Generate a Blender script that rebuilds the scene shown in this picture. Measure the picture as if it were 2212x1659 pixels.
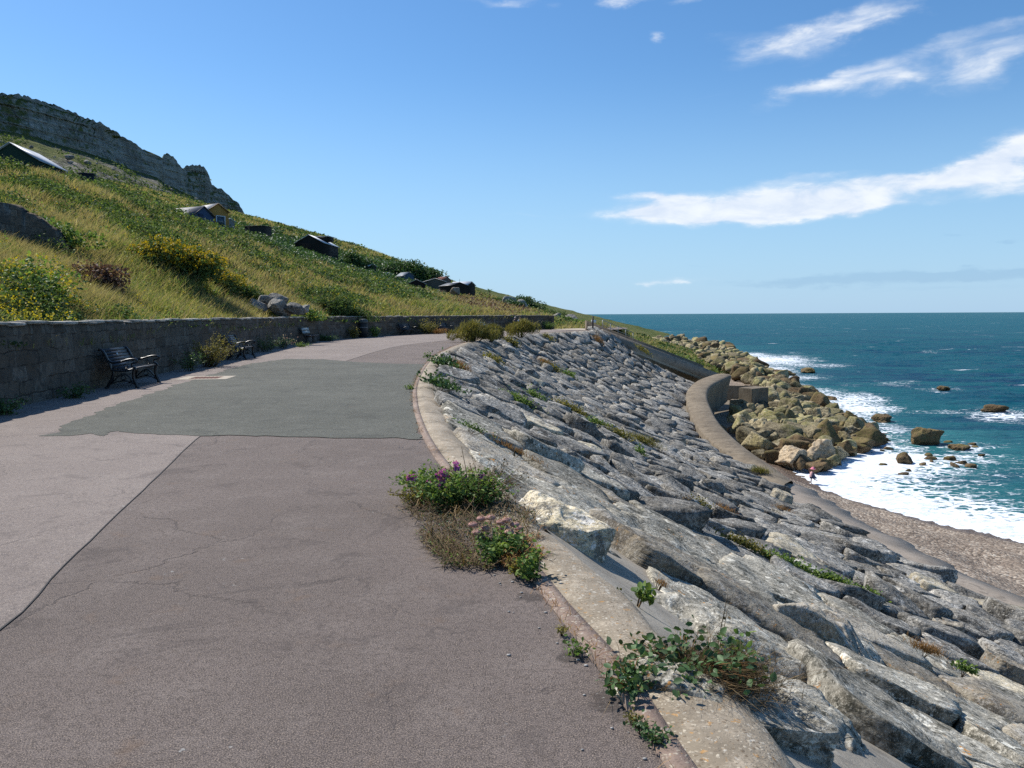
import bpy, bmesh, math, random
import numpy as np
from mathutils import Vector, Matrix, Euler
for o in list(bpy.data.objects): bpy.data.objects.remove(o)
R = math.radians
rng = np.random.default_rng(7); random.seed(7)
scene = bpy.context.scene; COL = scene.collection
# ---------------------------------------------------------------- camera, sun, sky, exposure
F = 1728.0; CXP, CYP = 1106.0, 829.5; EYE = 1.6            # the photo measured at 2212 x 1659
cam_d = bpy.data.cameras.new('camera'); cam = bpy.data.objects.new('camera', cam_d); COL.objects.link(cam)
cam_d.sensor_width = 36; cam_d.lens = F/2212*36; cam_d.clip_start = .05; cam_d.clip_end = 60000
CR = (Matrix.Rotation(R(90-4.98), 4, 'X') @ Matrix.Rotation(R(-.28), 4, 'Z'))
cam.matrix_world = Matrix.Translation((0, 0, EYE)) @ CR
scene.camera = cam
SUNV = Vector((-.66, .50, 1.0)).normalized()               # towards the sun: left and ahead
sl = bpy.data.lights.new('sun', 'SUN'); sl.energy = 5.0; sl.angle = R(.53); sl.color = (1, .955, .88)
so = bpy.data.objects.new('sun', sl); COL.objects.link(so); so.rotation_euler = SUNV.to_track_quat('Z', 'Y').to_euler()
so.location = (-30, 20, 60)
scene.view_settings.view_transform = 'Standard'; scene.view_settings.look = 'None'
scene.view_settings.exposure = 0.27; scene.view_settings.gamma = 1.0
scene.cycles.use_denoising = False; scene.cycles.max_bounces = 5; scene.cycles.transparent_max_bounces = 6
scene.cycles.use_adaptive_sampling = True; scene.cycles.adaptive_threshold = .012
scene.cycles.caustics_reflective = False; scene.cycles.caustics_refractive = False
scene.cycles.sample_clamp_indirect = 4

CRn = np.array(CR.to_3x3())
def ray(px, py):
    d = CRn @ np.array([(px-CXP)/F, -(py-CYP)/F, -1.0]); return d/d[1]
def onz(px, py, z=0.0):                                     # photo point standing on level z
    d = ray(px, py); t = (z-EYE)/d[2]; return np.array([d[0]*t, t, z])
def aty(px, py, Y):                                         # photo point that stands Y metres ahead
    d = ray(px, py); return np.array([d[0]*Y, Y, EYE+d[2]*Y])
def topix(P):
    P = np.atleast_2d(P)-np.array([0, 0, EYE]); q = P @ CRn
    w = np.maximum(-q[:, 2], 1e-3)
    return np.stack([CXP+F*q[:, 0]/w, CYP-F*q[:, 1]/w], 1)

# ---------------------------------------------------------------- node helpers
class T:
    def __init__(s, tree): s.t = tree
    def n(s, typ, **k):
        x = s.t.nodes.new(typ)
        for a, b in k.items():
            if a == 'inp':
                for i, v in b.items():
                    if isinstance(v, bpy.types.NodeSocket): s.t.links.new(v, x.inputs[i])
                    else: x.inputs[i].default_value = v
            else: setattr(x, a, b)
        return x
    def m(s, op, a, b=None, c=None, clamp=False):
        x = s.n('ShaderNodeMath', operation=op, use_clamp=clamp)
        for i, v in enumerate((a, b, c)):
            if v is None: continue
            if isinstance(v, bpy.types.NodeSocket): s.t.links.new(v, x.inputs[i])
            else: x.inputs[i].default_value = v
        return x.outputs[0]
    def ss(s, v, a, b, lo=0., hi=1.):
        x = s.n('ShaderNodeMapRange', interpolation_type='SMOOTHSTEP', inp={0: v, 1: a, 2: b, 3: lo, 4: hi}); return x.outputs[0]
    def mix(s, f, a, b, mode='MIX'):
        x = s.n('ShaderNodeMix', data_type='RGBA', blend_type=mode)
        for i, v in ((0, f), (6, a), (7, b)):
            if isinstance(v, bpy.types.NodeSocket): s.t.links.new(v, x.inputs[i])
            else: x.inputs[i].default_value = v if i == 0 else (*v[:3], 1)
        return x.outputs[2]
    def noise(s, vec, sc, det=4, rough=.55, dist=0., w=None):
        x = s.n('ShaderNodeTexNoise', inp={'Vector': vec, 'Scale': sc, 'Detail': det, 'Roughness': rough, 'Distortion': dist}); return x.outputs[0]
    def ramp(s, v, stops):
        x = s.n('ShaderNodeValToRGB', inp={0: v}); e = x.color_ramp.elements
        while len(e) < len(stops): e.new(.5)
        for k, (p, c) in zip(e, stops): k.position = p; k.color = (*c, 1)
        return x.outputs[0]
    def scale(s, vec, v, rot=(0, 0, 0)):
        return s.n('ShaderNodeMapping', inp={0: vec, 2: rot, 3: v}).outputs[0]

def newmat(name, rough=.9, spec=.3):
    m = bpy.data.materials.new(name); m.use_nodes = True; t = T(m.node_tree)
    p = m.node_tree.nodes['Principled BSDF']; p.inputs['Roughness'].default_value = rough
    p.inputs['Specular IOR Level'].default_value = spec
    pos = t.n('ShaderNodeNewGeometry').outputs['Position']
    return m, t, p, pos
def L(t, a, b): t.t.links.new(a, b)
def bump(t, p, h, st, dist=.02, prev=None):
    b = t.n('ShaderNodeBump', inp={'Strength': st, 'Distance': dist, 'Height': h})
    if prev is not None: L(t, prev, b.inputs['Normal'])
    L(t, b.outputs[0], p.inputs['Normal']); return b.outputs[0]
def simple(name, col, rough=.7, spec=.4, var=.15, sc=6, metal=0., bst=.1):
    m, t, p, pos = newmat(name, rough, spec)
    n = t.noise(pos, sc, 5)
    c = t.mix(n, [x*(1-var) for x in col], [min(1, x*(1+var)) for x in col])
    L(t, c, p.inputs['Base Color']); p.inputs['Metallic'].default_value = metal
    if bst: bump(t, p, t.noise(pos, sc*6, 4), bst, .01)
    return m

# ---------------------------------------------------------------- world: sky with clouds
def build_world():
    w = bpy.data.worlds.new('World'); scene.world = w; w.use_nodes = True
    t = T(w.node_tree); bg = w.node_tree.nodes['Background']
    sky = t.n('ShaderNodeTexSky', sky_type='NISHITA'); sky.sun_disc = False
    sky.sun_elevation = math.asin(SUNV.z); sky.sun_rotation = math.atan2(SUNV.x, SUNV.y)
    sky.altitude = 10; sky.air_density = 1.0; sky.dust_density = .25; sky.ozone_density = 3.0
    g = t.n('ShaderNodeTexCoord').outputs['Generated']
    sx = t.n('ShaderNodeSeparateXYZ', inp={0: g})
    x, y, z = sx.outputs
    az = t.m('ARCTAN2', x, y); el = t.m('ARCSINE', z)
    # domain warp of the cloud coordinates gives ragged wisps
    cv = t.n('ShaderNodeCombineXYZ', inp={0: az, 1: el, 2: 0.}).outputs[0]
    w1 = t.n('ShaderNodeTexNoise', inp={'Vector': t.scale(cv, (7, 17, 1), (0, 0, R(8))), 'Scale': 1.0, 'Detail': 7., 'Roughness': .62}).outputs['Color']
    ws = t.n('ShaderNodeSeparateXYZ', inp={0: w1})
    azw = t.m('ADD', az, t.m('MULTIPLY', t.m('SUBTRACT', ws.outputs[0], .5), .22))
    elw = t.m('ADD', el, t.m('MULTIPLY', t.m('SUBTRACT', ws.outputs[1], .5), .045))
    def blob(px, py, rx, ry, tilt, amp):
        d = ray(px, py); d = d/np.linalg.norm(d); a0 = math.atan2(d[0], d[1]); e0 = math.asin(d[2])
        ra, re = rx/F, ry/F; c, s_ = math.cos(R(tilt)), math.sin(R(tilt))
        da = t.m('SUBTRACT', azw, a0); de = t.m('SUBTRACT', elw, e0)
        u = t.m('DIVIDE', t.m('ADD', t.m('MULTIPLY', da, c), t.m('MULTIPLY', de, s_)), ra)
        v = t.m('DIVIDE', t.m('SUBTRACT', t.m('MULTIPLY', de, c), t.m('MULTIPLY', da, s_)), re)
        r2 = t.m('ADD', t.m('MULTIPLY', u, u), t.m('MULTIPLY', v, v))
        return t.m('MULTIPLY', t.m('EXPONENT', t.m('MULTIPLY', r2, -1.0)), amp)
    acc = None
    for b in [(1740, 80, 130, 24, 13, .95), (1850, 55, 110, 26, 18, .8), (1840, 165, 140, 20, 12, 1.15), (1960, 160, 70, 18, 12, .8), (2160, 130, 90, 45, 14, .9),
              (2120, 60, 90, 14, 10, .35), (1415, 86, 34, 11, 0, .85), (1100, 4, 100, 10, 3, .6), (1350, 4, 60, 10, 3, .9), (1480, 8, 50, 10, 3, .6),
              (1610, 438, 235, 27, 2, 1.9), (1510, 458, 130, 12, 0, 1.2), (1400, 424, 70, 8, -6, .6), (1380, 458, 60, 9, 0, .5), (1700, 462, 190, 13, 0, 1.3), (1450, 430, 120, 12, -3, .7), (1830, 445, 130, 12, 0, .9),
              (2100, 366, 190, 22, 9, 1.2), (2190, 345, 100, 34, 11, 1.3), (1880, 392, 120, 9, 3, .5), (2190, 410, 60, 18, 0, .9), (2040, 403, 110, 8, 3, .35),
              (1740, 382, 80, 9, 3, .5), (1150, 469, 90, 5, 0, .28), (1560, 200, 80, 10, 5, .2), (1600, 90, 60, 10, 10, .35),
              (1436, 616, 26, 6, 0, .7), (1480, 606, 130, 11, 0, .25)]:
        v = blob(*b); acc = v if acc is None else t.m('ADD', acc, v)
    fine = t.noise(t.scale(cv, (16, 46, 1), (0, 0, R(10))), 1.0, 8, .6, .4)
    den = t.m('MULTIPLY', acc, t.m('ADD', .05, t.m('MULTIPLY', fine, 1.75)))
    den = t.ss(den, .14, 1.45)
    # low grey streaks over the sea
    low = None
    for b in [(1950, 604, 300, 14, 0, .9), (2090, 598, 160, 8, 0, .7), (1480, 578, 70, 4, 0, .5), (2060, 517, 45, 4, 0, .7), (2190, 522, 40, 6, 0, .8), (1700, 610, 260, 10, 0, .5), (2080, 627, 220, 6, 0, .5)]:
        v = blob(*b); low = v if low is None else t.m('ADD', low, v)
    st = t.noise(t.scale(cv, (14, 190, 1)), 1.0, 6, .6)
    low = t.m('MULTIPLY', t.ss(t.m('MULTIPLY', low, t.m('ADD', st, .3)), .25, .9), .5)
    hs = t.n('ShaderNodeHueSaturation', inp={0: .5, 1: 1.18, 2: 1.12, 3: 1.0, 4: sky.outputs[0]}).outputs[0]
    skyc = t.mix(1.0, hs, (1.0, 1.13, 1.2), 'MULTIPLY')
    hz = t.ss(el, -.02, .30, 1, 0)
    skyc = t.mix(t.m('MULTIPLY', hz, .8), skyc, (3.7, 6.0, 8.8))
    lowc = t.mix(1.0, skyc, (.72, .78, .86), 'MULTIPLY')
    c = t.mix(low, skyc, lowc)
    shade = t.ss(fine, .3, .7)
    cloud = t.mix(shade, (7.2, 8.0, 9.4), (9.6, 9.9, 10.2))
    c = t.mix(t.m('MULTIPLY', den, .88), c, cloud)
    L(t, c, bg.inputs[0]); bg.inputs[1].default_value = .086
build_world()

# ---------------------------------------------------------------- mesh helpers
def mesh_np(name, V, faces, smooth=False):
    """faces: list of int arrays (n,3) / (n,4)"""
    me = bpy.data.meshes.new(name); V = np.asarray(V, np.float32)
    fs = [np.asarray(f, np.int32) for f in faces if len(f)]
    me.vertices.add(len(V)); me.vertices.foreach_set('co', V.ravel())
    tot = np.concatenate([np.full(len(f), f.shape[1], np.int32) for f in fs]); lo = np.concatenate([f.ravel() for f in fs])
    me.loops.add(len(lo)); me.loops.foreach_set('vertex_index', lo)
    me.polygons.add(len(tot)); st = np.concatenate([[0], np.cumsum(tot)[:-1]]).astype(np.int32)
    me.polygons.foreach_set('loop_start', st); me.polygons.foreach_set('loop_total', tot)
    if smooth: me.polygons.foreach_set('use_smooth', np.ones(len(tot), bool))
    me.update(calc_edges=True); me.validate(); return me
def link(name, me, mat, parent=None, loc=None):
    o = bpy.data.objects.new(name, me); COL.objects.link(o)
    if mat is not None and not me.materials: me.materials.append(mat)
    if parent is not None: o.parent = parent
    if loc is not None: o.location = loc
    return o
def tag(o, label=None, cat=None, group=None, kind=None):
    if label: o['label'] = label
    if cat: o['category'] = cat
    if group: o['group'] = group
    if kind: o['kind'] = kind
    return o
def empty(name, loc, rz=0, label=None, cat=None, group=None):
    o = bpy.data.objects.new(name, None); COL.objects.link(o); o.location = loc; o.rotation_euler = (0, 0, rz); o.empty_display_size = .2
    return tag(o, label, cat, group)
class MB:
    def __init__(s): s.V = []; s.F = {}; s.n = 0
    def add(s, V, *fs):
        V = np.asarray(V, float).reshape(-1, 3); s.V.append(V)
        for f in fs:
            f = np.asarray(f, int); s.F.setdefault(f.shape[1], []).append(f+s.n)
        s.n += len(V)
    def box(s, c, d, rz=0, bev=0, rot=None):
        x, y, z = [k/2 for k in d]
        V = np.array([[a, b, e] for a in (-x, x) for b in (-y, y) for e in (-z, z)])
        if rot is not None: V = V @ np.array(rot.to_3x3()).T
        elif rz: V = V @ np.array(Matrix.Rotation(rz, 3, 'Z')).T
        s.add(V+np.array(c), [[0, 1, 3, 2], [4, 6, 7, 5], [0, 4, 5, 1], [2, 3, 7, 6], [0, 2, 6, 4], [1, 5, 7, 3]])
    def tube(s, pts, r, n=6, cap=True, flat=None):
        P = np.asarray(pts, float); k = len(P); r = np.broadcast_to(np.asarray(r, float), (k,))
        Tn = np.gradient(P, axis=0); Tn /= np.linalg.norm(Tn, axis=1)[:, None]+1e-9
        up = np.array([0, 0, 1.]) if abs(Tn[:, 2]).mean() < .9 else np.array([1., 0, 0])
        A = np.cross(Tn, up); A /= np.linalg.norm(A, axis=1)[:, None]+1e-9; B = np.cross(A, Tn)
        th = np.linspace(0, 2*np.pi, n, endpoint=False)
        V = (P[:, None]+r[:, None, None]*(np.cos(th)[None, :, None]*A[:, None]*(flat or 1)+np.sin(th)[None, :, None]*B[:, None])).reshape(-1, 3)
        q = [[i*n+j, i*n+(j+1) % n, (i+1)*n+(j+1) % n, (i+1)*n+j] for i in range(k-1) for j in range(n)]
        fs = [q]
        if cap and n == 4: fs[0] = q+[[3, 2, 1, 0], [(k-1)*n+a for a in range(4)]]
        elif cap: fs.append([[0, j+1, j] for j in range(1, n-1)]+[[(k-1)*n, (k-1)*n+j, (k-1)*n+j+1] for j in range(1, n-1)])
        s.add(V, *fs)
    def build(s, name, mat, parent=None, loc=None, smooth=False):
        V = np.concatenate(s.V); me = mesh_np(name, V, [np.concatenate(f) for f in s.F.values()], smooth)
        return link(name, me, mat, parent, loc)
def crom(P, n):
    """smooth curve through points, n samples evenly by length"""
    P = np.asarray(P, float); Q = np.vstack([2*P[0]-P[1], P, 2*P[-1]-P[-2]]); out = []
    for i in range(1, len(Q)-2):
        p0, p1, p2, p3 = Q[i-1:i+3]; t = np.linspace(0, 1, 24, endpoint=False)[:, None]
        out.append(.5*((2*p1)+(-p0+p2)*t+(2*p0-5*p1+4*p2-p3)*t**2+(-p0+3*p1-3*p2+p3)*t**3))
    out = np.vstack(out+[P[-1:]]); d = np.concatenate([[0], np.cumsum(np.linalg.norm(np.diff(out, axis=0), axis=1))])
    s = np.linspace(0, d[-1], n); return np.stack([np.interp(s, d, out[:, k]) for k in range(P.shape[1])], 1)
def ladder(A, B=None, *more):
    """quads between successive rails of equal length"""
    rails = [A, B, *more]; n = len(A); V = np.vstack(rails)
    q = [[k*n+i, k*n+i+1, (k+1)*n+i+1, (k+1)*n+i] for k in range(len(rails)-1) for i in range(n-1)]
    return V, np.array(q)
# ---- gradient noise
_pt = rng.permutation(256); _pt = np.concatenate([_pt, _pt, _pt]); _g = rng.normal(size=(256, 3)); _g /= np.linalg.norm(_g, axis=1)[:, None]
def pn(P):
    P = np.asarray(P, float); i = np.floor(P).astype(int); f = P-i; i &= 255; u = f*f*f*(f*(f*6-15)+10); r = 0
    for a in (0, 1):
        for b in (0, 1):
            for c in (0, 1):
                h = _pt[_pt[_pt[(i[:, 0]+a) & 255]+((i[:, 1]+b) & 255)]+((i[:, 2]+c) & 255)]
                d = (_g[h]*(f-[a, b, c])).sum(1)
                r = r+d*(u[:, 0] if a else 1-u[:, 0])*(u[:, 1] if b else 1-u[:, 1])*(u[:, 2] if c else 1-u[:, 2])
    return r*1.6
def fbm(P, o=4, g=.5):
    P = np.asarray(P, float); r = 0; a = 1
    for k in range(o): r = r+a*pn(P*2**k+k*17.3); a *= g
    return r
_ico = {}
def ico(l):
    if l not in _ico:
        bm = bmesh.new(); bmesh.ops.create_icosphere(bm, subdivisions=l, radius=1)
        _ico[l] = (np.array([v.co[:] for v in bm.verts]), np.array([[v.index for v in f.verts] for f in bm.faces])); bm.free()
    return _ico[l]
def polyrock(l, normals, dist, S, p=14, amp=.03, fs=2.0, seed=0., ledge=0.):
    """a stone bounded by planes (local metres) with worn edges and rough faces"""
    D, Fc = ico(l); N = np.asarray(normals)*np.asarray(S)
    t = np.maximum(D @ N.T/np.asarray(dist), 0); r = 1/((t**p).sum(1)**(1/p))
    V = D*r[:, None]*np.asarray(S)
    q = V+seed*13.7
    w_ = (t/t.max(1)[:, None])**6; nrm = (w_ @ np.asarray(normals)); nrm /= np.linalg.norm(nrm, axis=1)[:, None]+1e-9
    k = fbm(q*fs, 5 if l > 4 else 3, .55)
    V = V+nrm*(k*amp)[:, None]
    if ledge:
        top_ = np.clip(nrm[:, 2]*1.6-.5, 0, 1); st_ = fbm(q*[.8, 1.5, .8]+21, 3)*2.2; V[:, 2] += top_*((np.floor(st_)-.5)*ledge+np.clip((st_ % 1)*5, 0, 1)*ledge)
    if l >= 5:
        rid = 1-np.abs(fbm(q*fs*[1.2, 1.2, 3.]+9, 4, .6))*2.2
        V = V-nrm*(np.clip(rid-.75, 0, 1)*amp*2.2)[:, None]
    return V, Fc
def boulder(l, size, seed, npl=15, amp=.05, p=12):
    r = np.random.default_rng(int(seed*1000)+5); n = r.normal(size=(npl, 3)); n /= np.linalg.norm(n, axis=1)[:, None]
    n = np.vstack([n, np.eye(3), -np.eye(3)]); d = np.concatenate([r.uniform(.62, .98, npl), r.uniform(.92, 1.12, 6)])
    V, Fc = polyrock(l, n, d, (1, 1, 1), p=p, amp=amp, fs=1.6, seed=seed)
    V = np.clip(V, -1.25, 1.25)*np.asarray(size)/2; a = r.uniform(0, 6.28); c, s = math.cos(a), math.sin(a)
    return V @ np.array([[c, s, 0], [-s, c, 0], [0, 0, 1]]), Fc
# ---------------------------------------------------------------- materials of the setting
def mat_asphalt(name, base, dark, light, crack=.5, rust=.0, spk=1.0):
    m, t, p, pos = newmat(name, .92, .25)
    big = t.noise(pos, .35, 5, .6); mid = t.noise(pos, 2.2, 5, .65); grit = t.noise(pos, 165, 3, .8); g2 = t.noise(pos, 28, 4, .7)
    c = t.mix(t.ss(big, .35, .68), dark, base); c = t.mix(t.m('MULTIPLY', t.ss(mid, .45, .75), .55), c, light)
    c = t.mix(t.ss(g2, .48, .58, .0, .55*spk), c, [k*.55 for k in dark])
    c = t.mix(t.ss(grit, .52, .60, .0, 1.0*spk), c, (base[0]*1.9, base[1]*1.85, base[2]*1.6))
    c = t.mix(t.ss(grit, .40, .47, .9*spk, .0), c, [k*.35 for k in dark])
    wv = t.n('ShaderNodeVectorMath', operation='ADD', inp={0: pos, 1: t.n('ShaderNodeVectorMath', operation='SCALE', inp={0: t.n('ShaderNodeTexNoise', inp={'Vector': pos, 'Scale': 1.1, 'Detail': 6., 'Roughness': .65}).outputs['Color'], 'Scale': .9}).outputs[0]}).outputs[0]
    vo = t.n('ShaderNodeTexVoronoi', feature='DISTANCE_TO_EDGE', inp={'Vector': t.scale(wv, (1, 1, 0)), 'Scale': .75}).outputs['Distance']
    cr = t.m('MULTIPLY', t.ss(vo, .0, .016, 1, 0), t.ss(t.noise(pos, .6, 4), .47, .58))
    c = t.mix(t.m('MULTIPLY', t.ss(t.noise(pos, 1.6, 8, .78, .6), .54, .62), .45), c, [k*.62 for k in dark]); c = t.mix(t.m('MULTIPLY', cr, crack), c, [k*.3 for k in dark])
    white = t.m('MULTIPLY', t.ss(t.noise(pos, 16, 3, .6), .66, .71), t.ss(t.noise(t.scale(pos, (1, 1, 1)), 1.3, 3), .52, .66))
    c = t.mix(t.m('MULTIPLY', white, .55), c, (.42, .42, .40))
    for (px, py, r_) in ((1335, 1520, .15), (1150, 1290, .10), (1240, 1420, .10)) if rust > .2 else ():
        q = onz(px, py); dd_ = t.n('ShaderNodeVectorMath', operation='DISTANCE', inp={0: wv if False else pos, 1: tuple(q)}).outputs['Value']
        mk = t.m('MULTIPLY', t.ss(t.m('ADD', dd_, t.m('MULTIPLY', t.m('SUBTRACT', t.noise(pos, 9, 6, .75), .5), r_*2.6)), r_*.45, r_, 1, 0), 1.)
        c = t.mix(t.m('MULTIPLY', mk, .65), c, [k*.38 for k in dark]); c = t.mix(t.m('MULTIPLY', mk, t.ss(t.noise(pos, 60, 4, .7), .60, .66)), c, (.30, .29, .26))
    if rust: c = t.mix(t.m('MULTIPLY', t.ss(t.noise(pos, 3.0, 5, .6), .6, .75), rust), c, (.19, .11, .055))
    L(t, c, p.inputs['Base Color'])
    h = t.m('ADD', t.m('MULTIPLY', grit, 1.0), t.m('ADD', g2, t.m('MULTIPLY', mid, 1.2)))
    bump(t, p, t.m('SUBTRACT', h, t.m('MULTIPLY', cr, 1.5)), .6, .011); return m
def mat_rock(name, base=(.27, .265, .26), dark=(.055, .055, .055), pale=(.56, .53, .47), lichen=.35, orange=.5, warm=(.36, .29, .19), warmth=.3, moss=0., sc=1., bst=.8, seed=0., vr=(.68, .62)):
    m, t, p, pos0 = newmat(name, .92, .2)
    pos = t.n('ShaderNodeVectorMath', operation='ADD', inp={0: pos0, 1: (seed*3.1, seed*7.7, seed)}).outputs[0]
    isl = t.n('ShaderNodeObjectInfo').outputs['Random']
    ri = t.n('ShaderNodeNewGeometry').outputs['Random Per Island']
    v = t.m('FRACT', t.m('ADD', t.m('MULTIPLY', isl, 7.3), ri))
    a = t.noise(pos, 2.2*sc, 8, .68, .4); b = t.noise(pos, 9*sc, 8, .7); d = t.noise(pos, 34*sc, 5, .7); e = t.noise(pos, 1.1*sc, 4)
    c = t.mix(t.ss(e, .40, .64), base, [k*.75 for k in base]); c = t.mix(t.m('MULTIPLY', t.ss(e, .50, .70), warmth), c, warm)
    c = t.mix(t.m('MULTIPLY', t.ss(t.m('ADD', t.m('MULTIPLY', a, .6), t.m('MULTIPLY', b, .4)), .49, .58), .85), c, dark)
    c = t.mix(t.m('MULTIPLY', t.ss(b, .56, .64), .7), c, dark)
    c = t.mix(t.m('MULTIPLY', t.m('MULTIPLY', t.ss(t.noise(pos, 6*sc, 7, .7, .5), .55, .61), t.ss(t.noise(pos, 1.4*sc, 3), .42, .56)), lichen*2), c, pale)
    c = t.mix(t.ss(d, .56, .66, 0, .7), c, pale); c = t.mix(t.ss(d, .34, .44, .6, 0), c, dark)
    f1 = t.noise(pos, 22*sc, 6, .75, .6); c = t.mix(t.m('MULTIPLY', t.ss(f1, .54, .60), t.ss(a, .40, .5, .9, .45)), c, pale); c = t.mix(t.m('MULTIPLY', t.ss(f1, .40, .46, 1, 0), .75), c, dark)
    og = t.m('MULTIPLY', t.ss(t.noise(pos, 15*sc, 4, .6), .60, .66), t.ss(t.noise(pos, 1.7*sc, 2), .54, .62))
    c = t.mix(t.m('MULTIPLY', og, orange), c, (.48, .22, .045))
    if moss:
        nz = t.n('ShaderNodeSeparateXYZ', inp={0: t.n('ShaderNodeNewGeometry').outputs['Normal']}).outputs[2]
        mm = t.m('MULTIPLY', t.ss(nz, -.1, .7), t.ss(t.noise(pos, .35*sc, 4), .46, .56)); mm = t.m('MULTIPLY', mm, t.ss(b, .38, .55))
        c = t.mix(t.m('MULTIPLY', mm, moss), c, (.20, .205, .04))
    br = t.m('ADD', vr[0], t.m('MULTIPLY', v, vr[1])); c = t.mix(1.0, c, t.n('ShaderNodeCombineXYZ', inp={0: br, 1: br, 2: br}).outputs[0], 'MULTIPLY')
    L(t, c, p.inputs['Base Color'])
    lay = t.noise(t.scale(pos, (1, 1, 4)), 3*sc, 6, .65)
    h = t.m('ADD', t.m('MULTIPLY', a, 1.2), t.m('ADD', t.m('MULTIPLY', b, .7), t.m('ADD', t.m('MULTIPLY', d, .22), t.m('MULTIPLY', lay, .8))))
    bump(t, p, h, bst, .05/sc); return m
def mat_concrete(name, base, dark, light, ag=.5, sc=1., streak=0.):
    m, t, p, pos = newmat(name, .9, .25)
    a = t.noise(pos, 1.1*sc, 6, .65); b = t.noise(pos, 7*sc, 6, .7); d = t.noise(pos, 60*sc, 3, .7)
    c = t.mix(t.ss(a, .36, .64), dark, base); c = t.mix(t.ss(b, .5, .7, 0, .6), c, light)
    vo = t.n('ShaderNodeTexVoronoi', inp={'Vector': t.n('ShaderNodeVectorMath', operation='ADD', inp={0: pos, 1: t.n('ShaderNodeVectorMath', operation='SCALE', inp={0: t.n('ShaderNodeTexNoise', inp={'Vector': pos, 'Scale': 60., 'Detail': 3.}).outputs['Color'], 'Scale': .022}).outputs[0]}).outputs[0], 'Scale': 62*sc}); vd, vc = vo.outputs['Distance'], vo.outputs['Color']
    k = t.m('MULTIPLY', t.ss(vd, .34, .5, 1, 0), t.ss(t.n('ShaderNodeSeparateColor', inp={0: vc}).outputs[0], .3, .6))
    c = t.mix(t.m('MULTIPLY', k, ag), c, t.mix(t.n('ShaderNodeSeparateColor', inp={0: vc}).outputs[1], (.52, .46, .36), (.13, .09, .055)))
    og_ = t.m('MULTIPLY', t.ss(t.noise(pos, 26*sc, 4, .65), .62, .67), ag*.8); c = t.mix(og_, c, (.42, .22, .06)); c = t.mix(t.m('MULTIPLY', t.ss(t.noise(pos, 19*sc, 6, .75), .58, .63), ag*.8), c, (.56, .53, .46)); c = t.mix(t.ss(d, .32, .45, .5, 0), c, [x*.4 for x in dark]); c = t.mix(t.ss(t.noise(pos, 2.7*sc, 7, .7), .56, .66, 0, .6), c, [x*.42 for x in dark])
    if streak: c = t.mix(t.ss(t.noise(t.scale(pos, (2, 2, .3)), 1.4, 6, .7), .48, .66, 0, streak), c, [x*.4 for x in dark])
    L(t, c, p.inputs['Base Color']); bump(t, p, t.m('ADD', b, t.m('ADD', t.m('MULTIPLY', d, .25), t.m('MULTIPLY', k, .25*ag))), .5, .02/sc); return m
def mat_leaf(name, cols, rough=.6, trans=.35, var=.35, patch=.5):
    """foliage: colour by island, light passes through"""
    m, t, p, pos = newmat(name, rough, .25)
    ri = t.n('ShaderNodeNewGeometry').outputs['Random Per Island']
    n = t.noise(pos, patch, 3); v = t.m('FRACT', t.m('ADD', t.m('MULTIPLY', n, 1.0), t.m('MULTIPLY', ri, .55)))
    k = len(cols); c = t.ramp(t.m('FRACT', t.m('MULTIPLY', ri, 1.0)) if patch == 0 else v, [((i+.5)/k, q) for i, q in enumerate(cols)])
    br = t.m('ADD', 1-var, t.m('MULTIPLY', t.m('FRACT', t.m('MULTIPLY', ri, 37.7)), 2*var))
    c = t.mix(1.0, c, t.n('ShaderNodeCombineXYZ', inp={0: br, 1: br, 2: br}).outputs[0], 'MULTIPLY')
    L(t, c, p.inputs['Base Color'])
    tl = t.n('ShaderNodeBsdfTranslucent', inp={0: t.mix(1.0, c, (1.25, 1.25, .7), 'MULTIPLY')})
    mx = t.n('ShaderNodeMixShader', inp={0: trans, 1: p.outputs[0], 2: tl.outputs[0]})
    L(t, mx.outputs[0], m.node_tree.nodes['Material Output'].inputs[0]); return m

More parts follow.
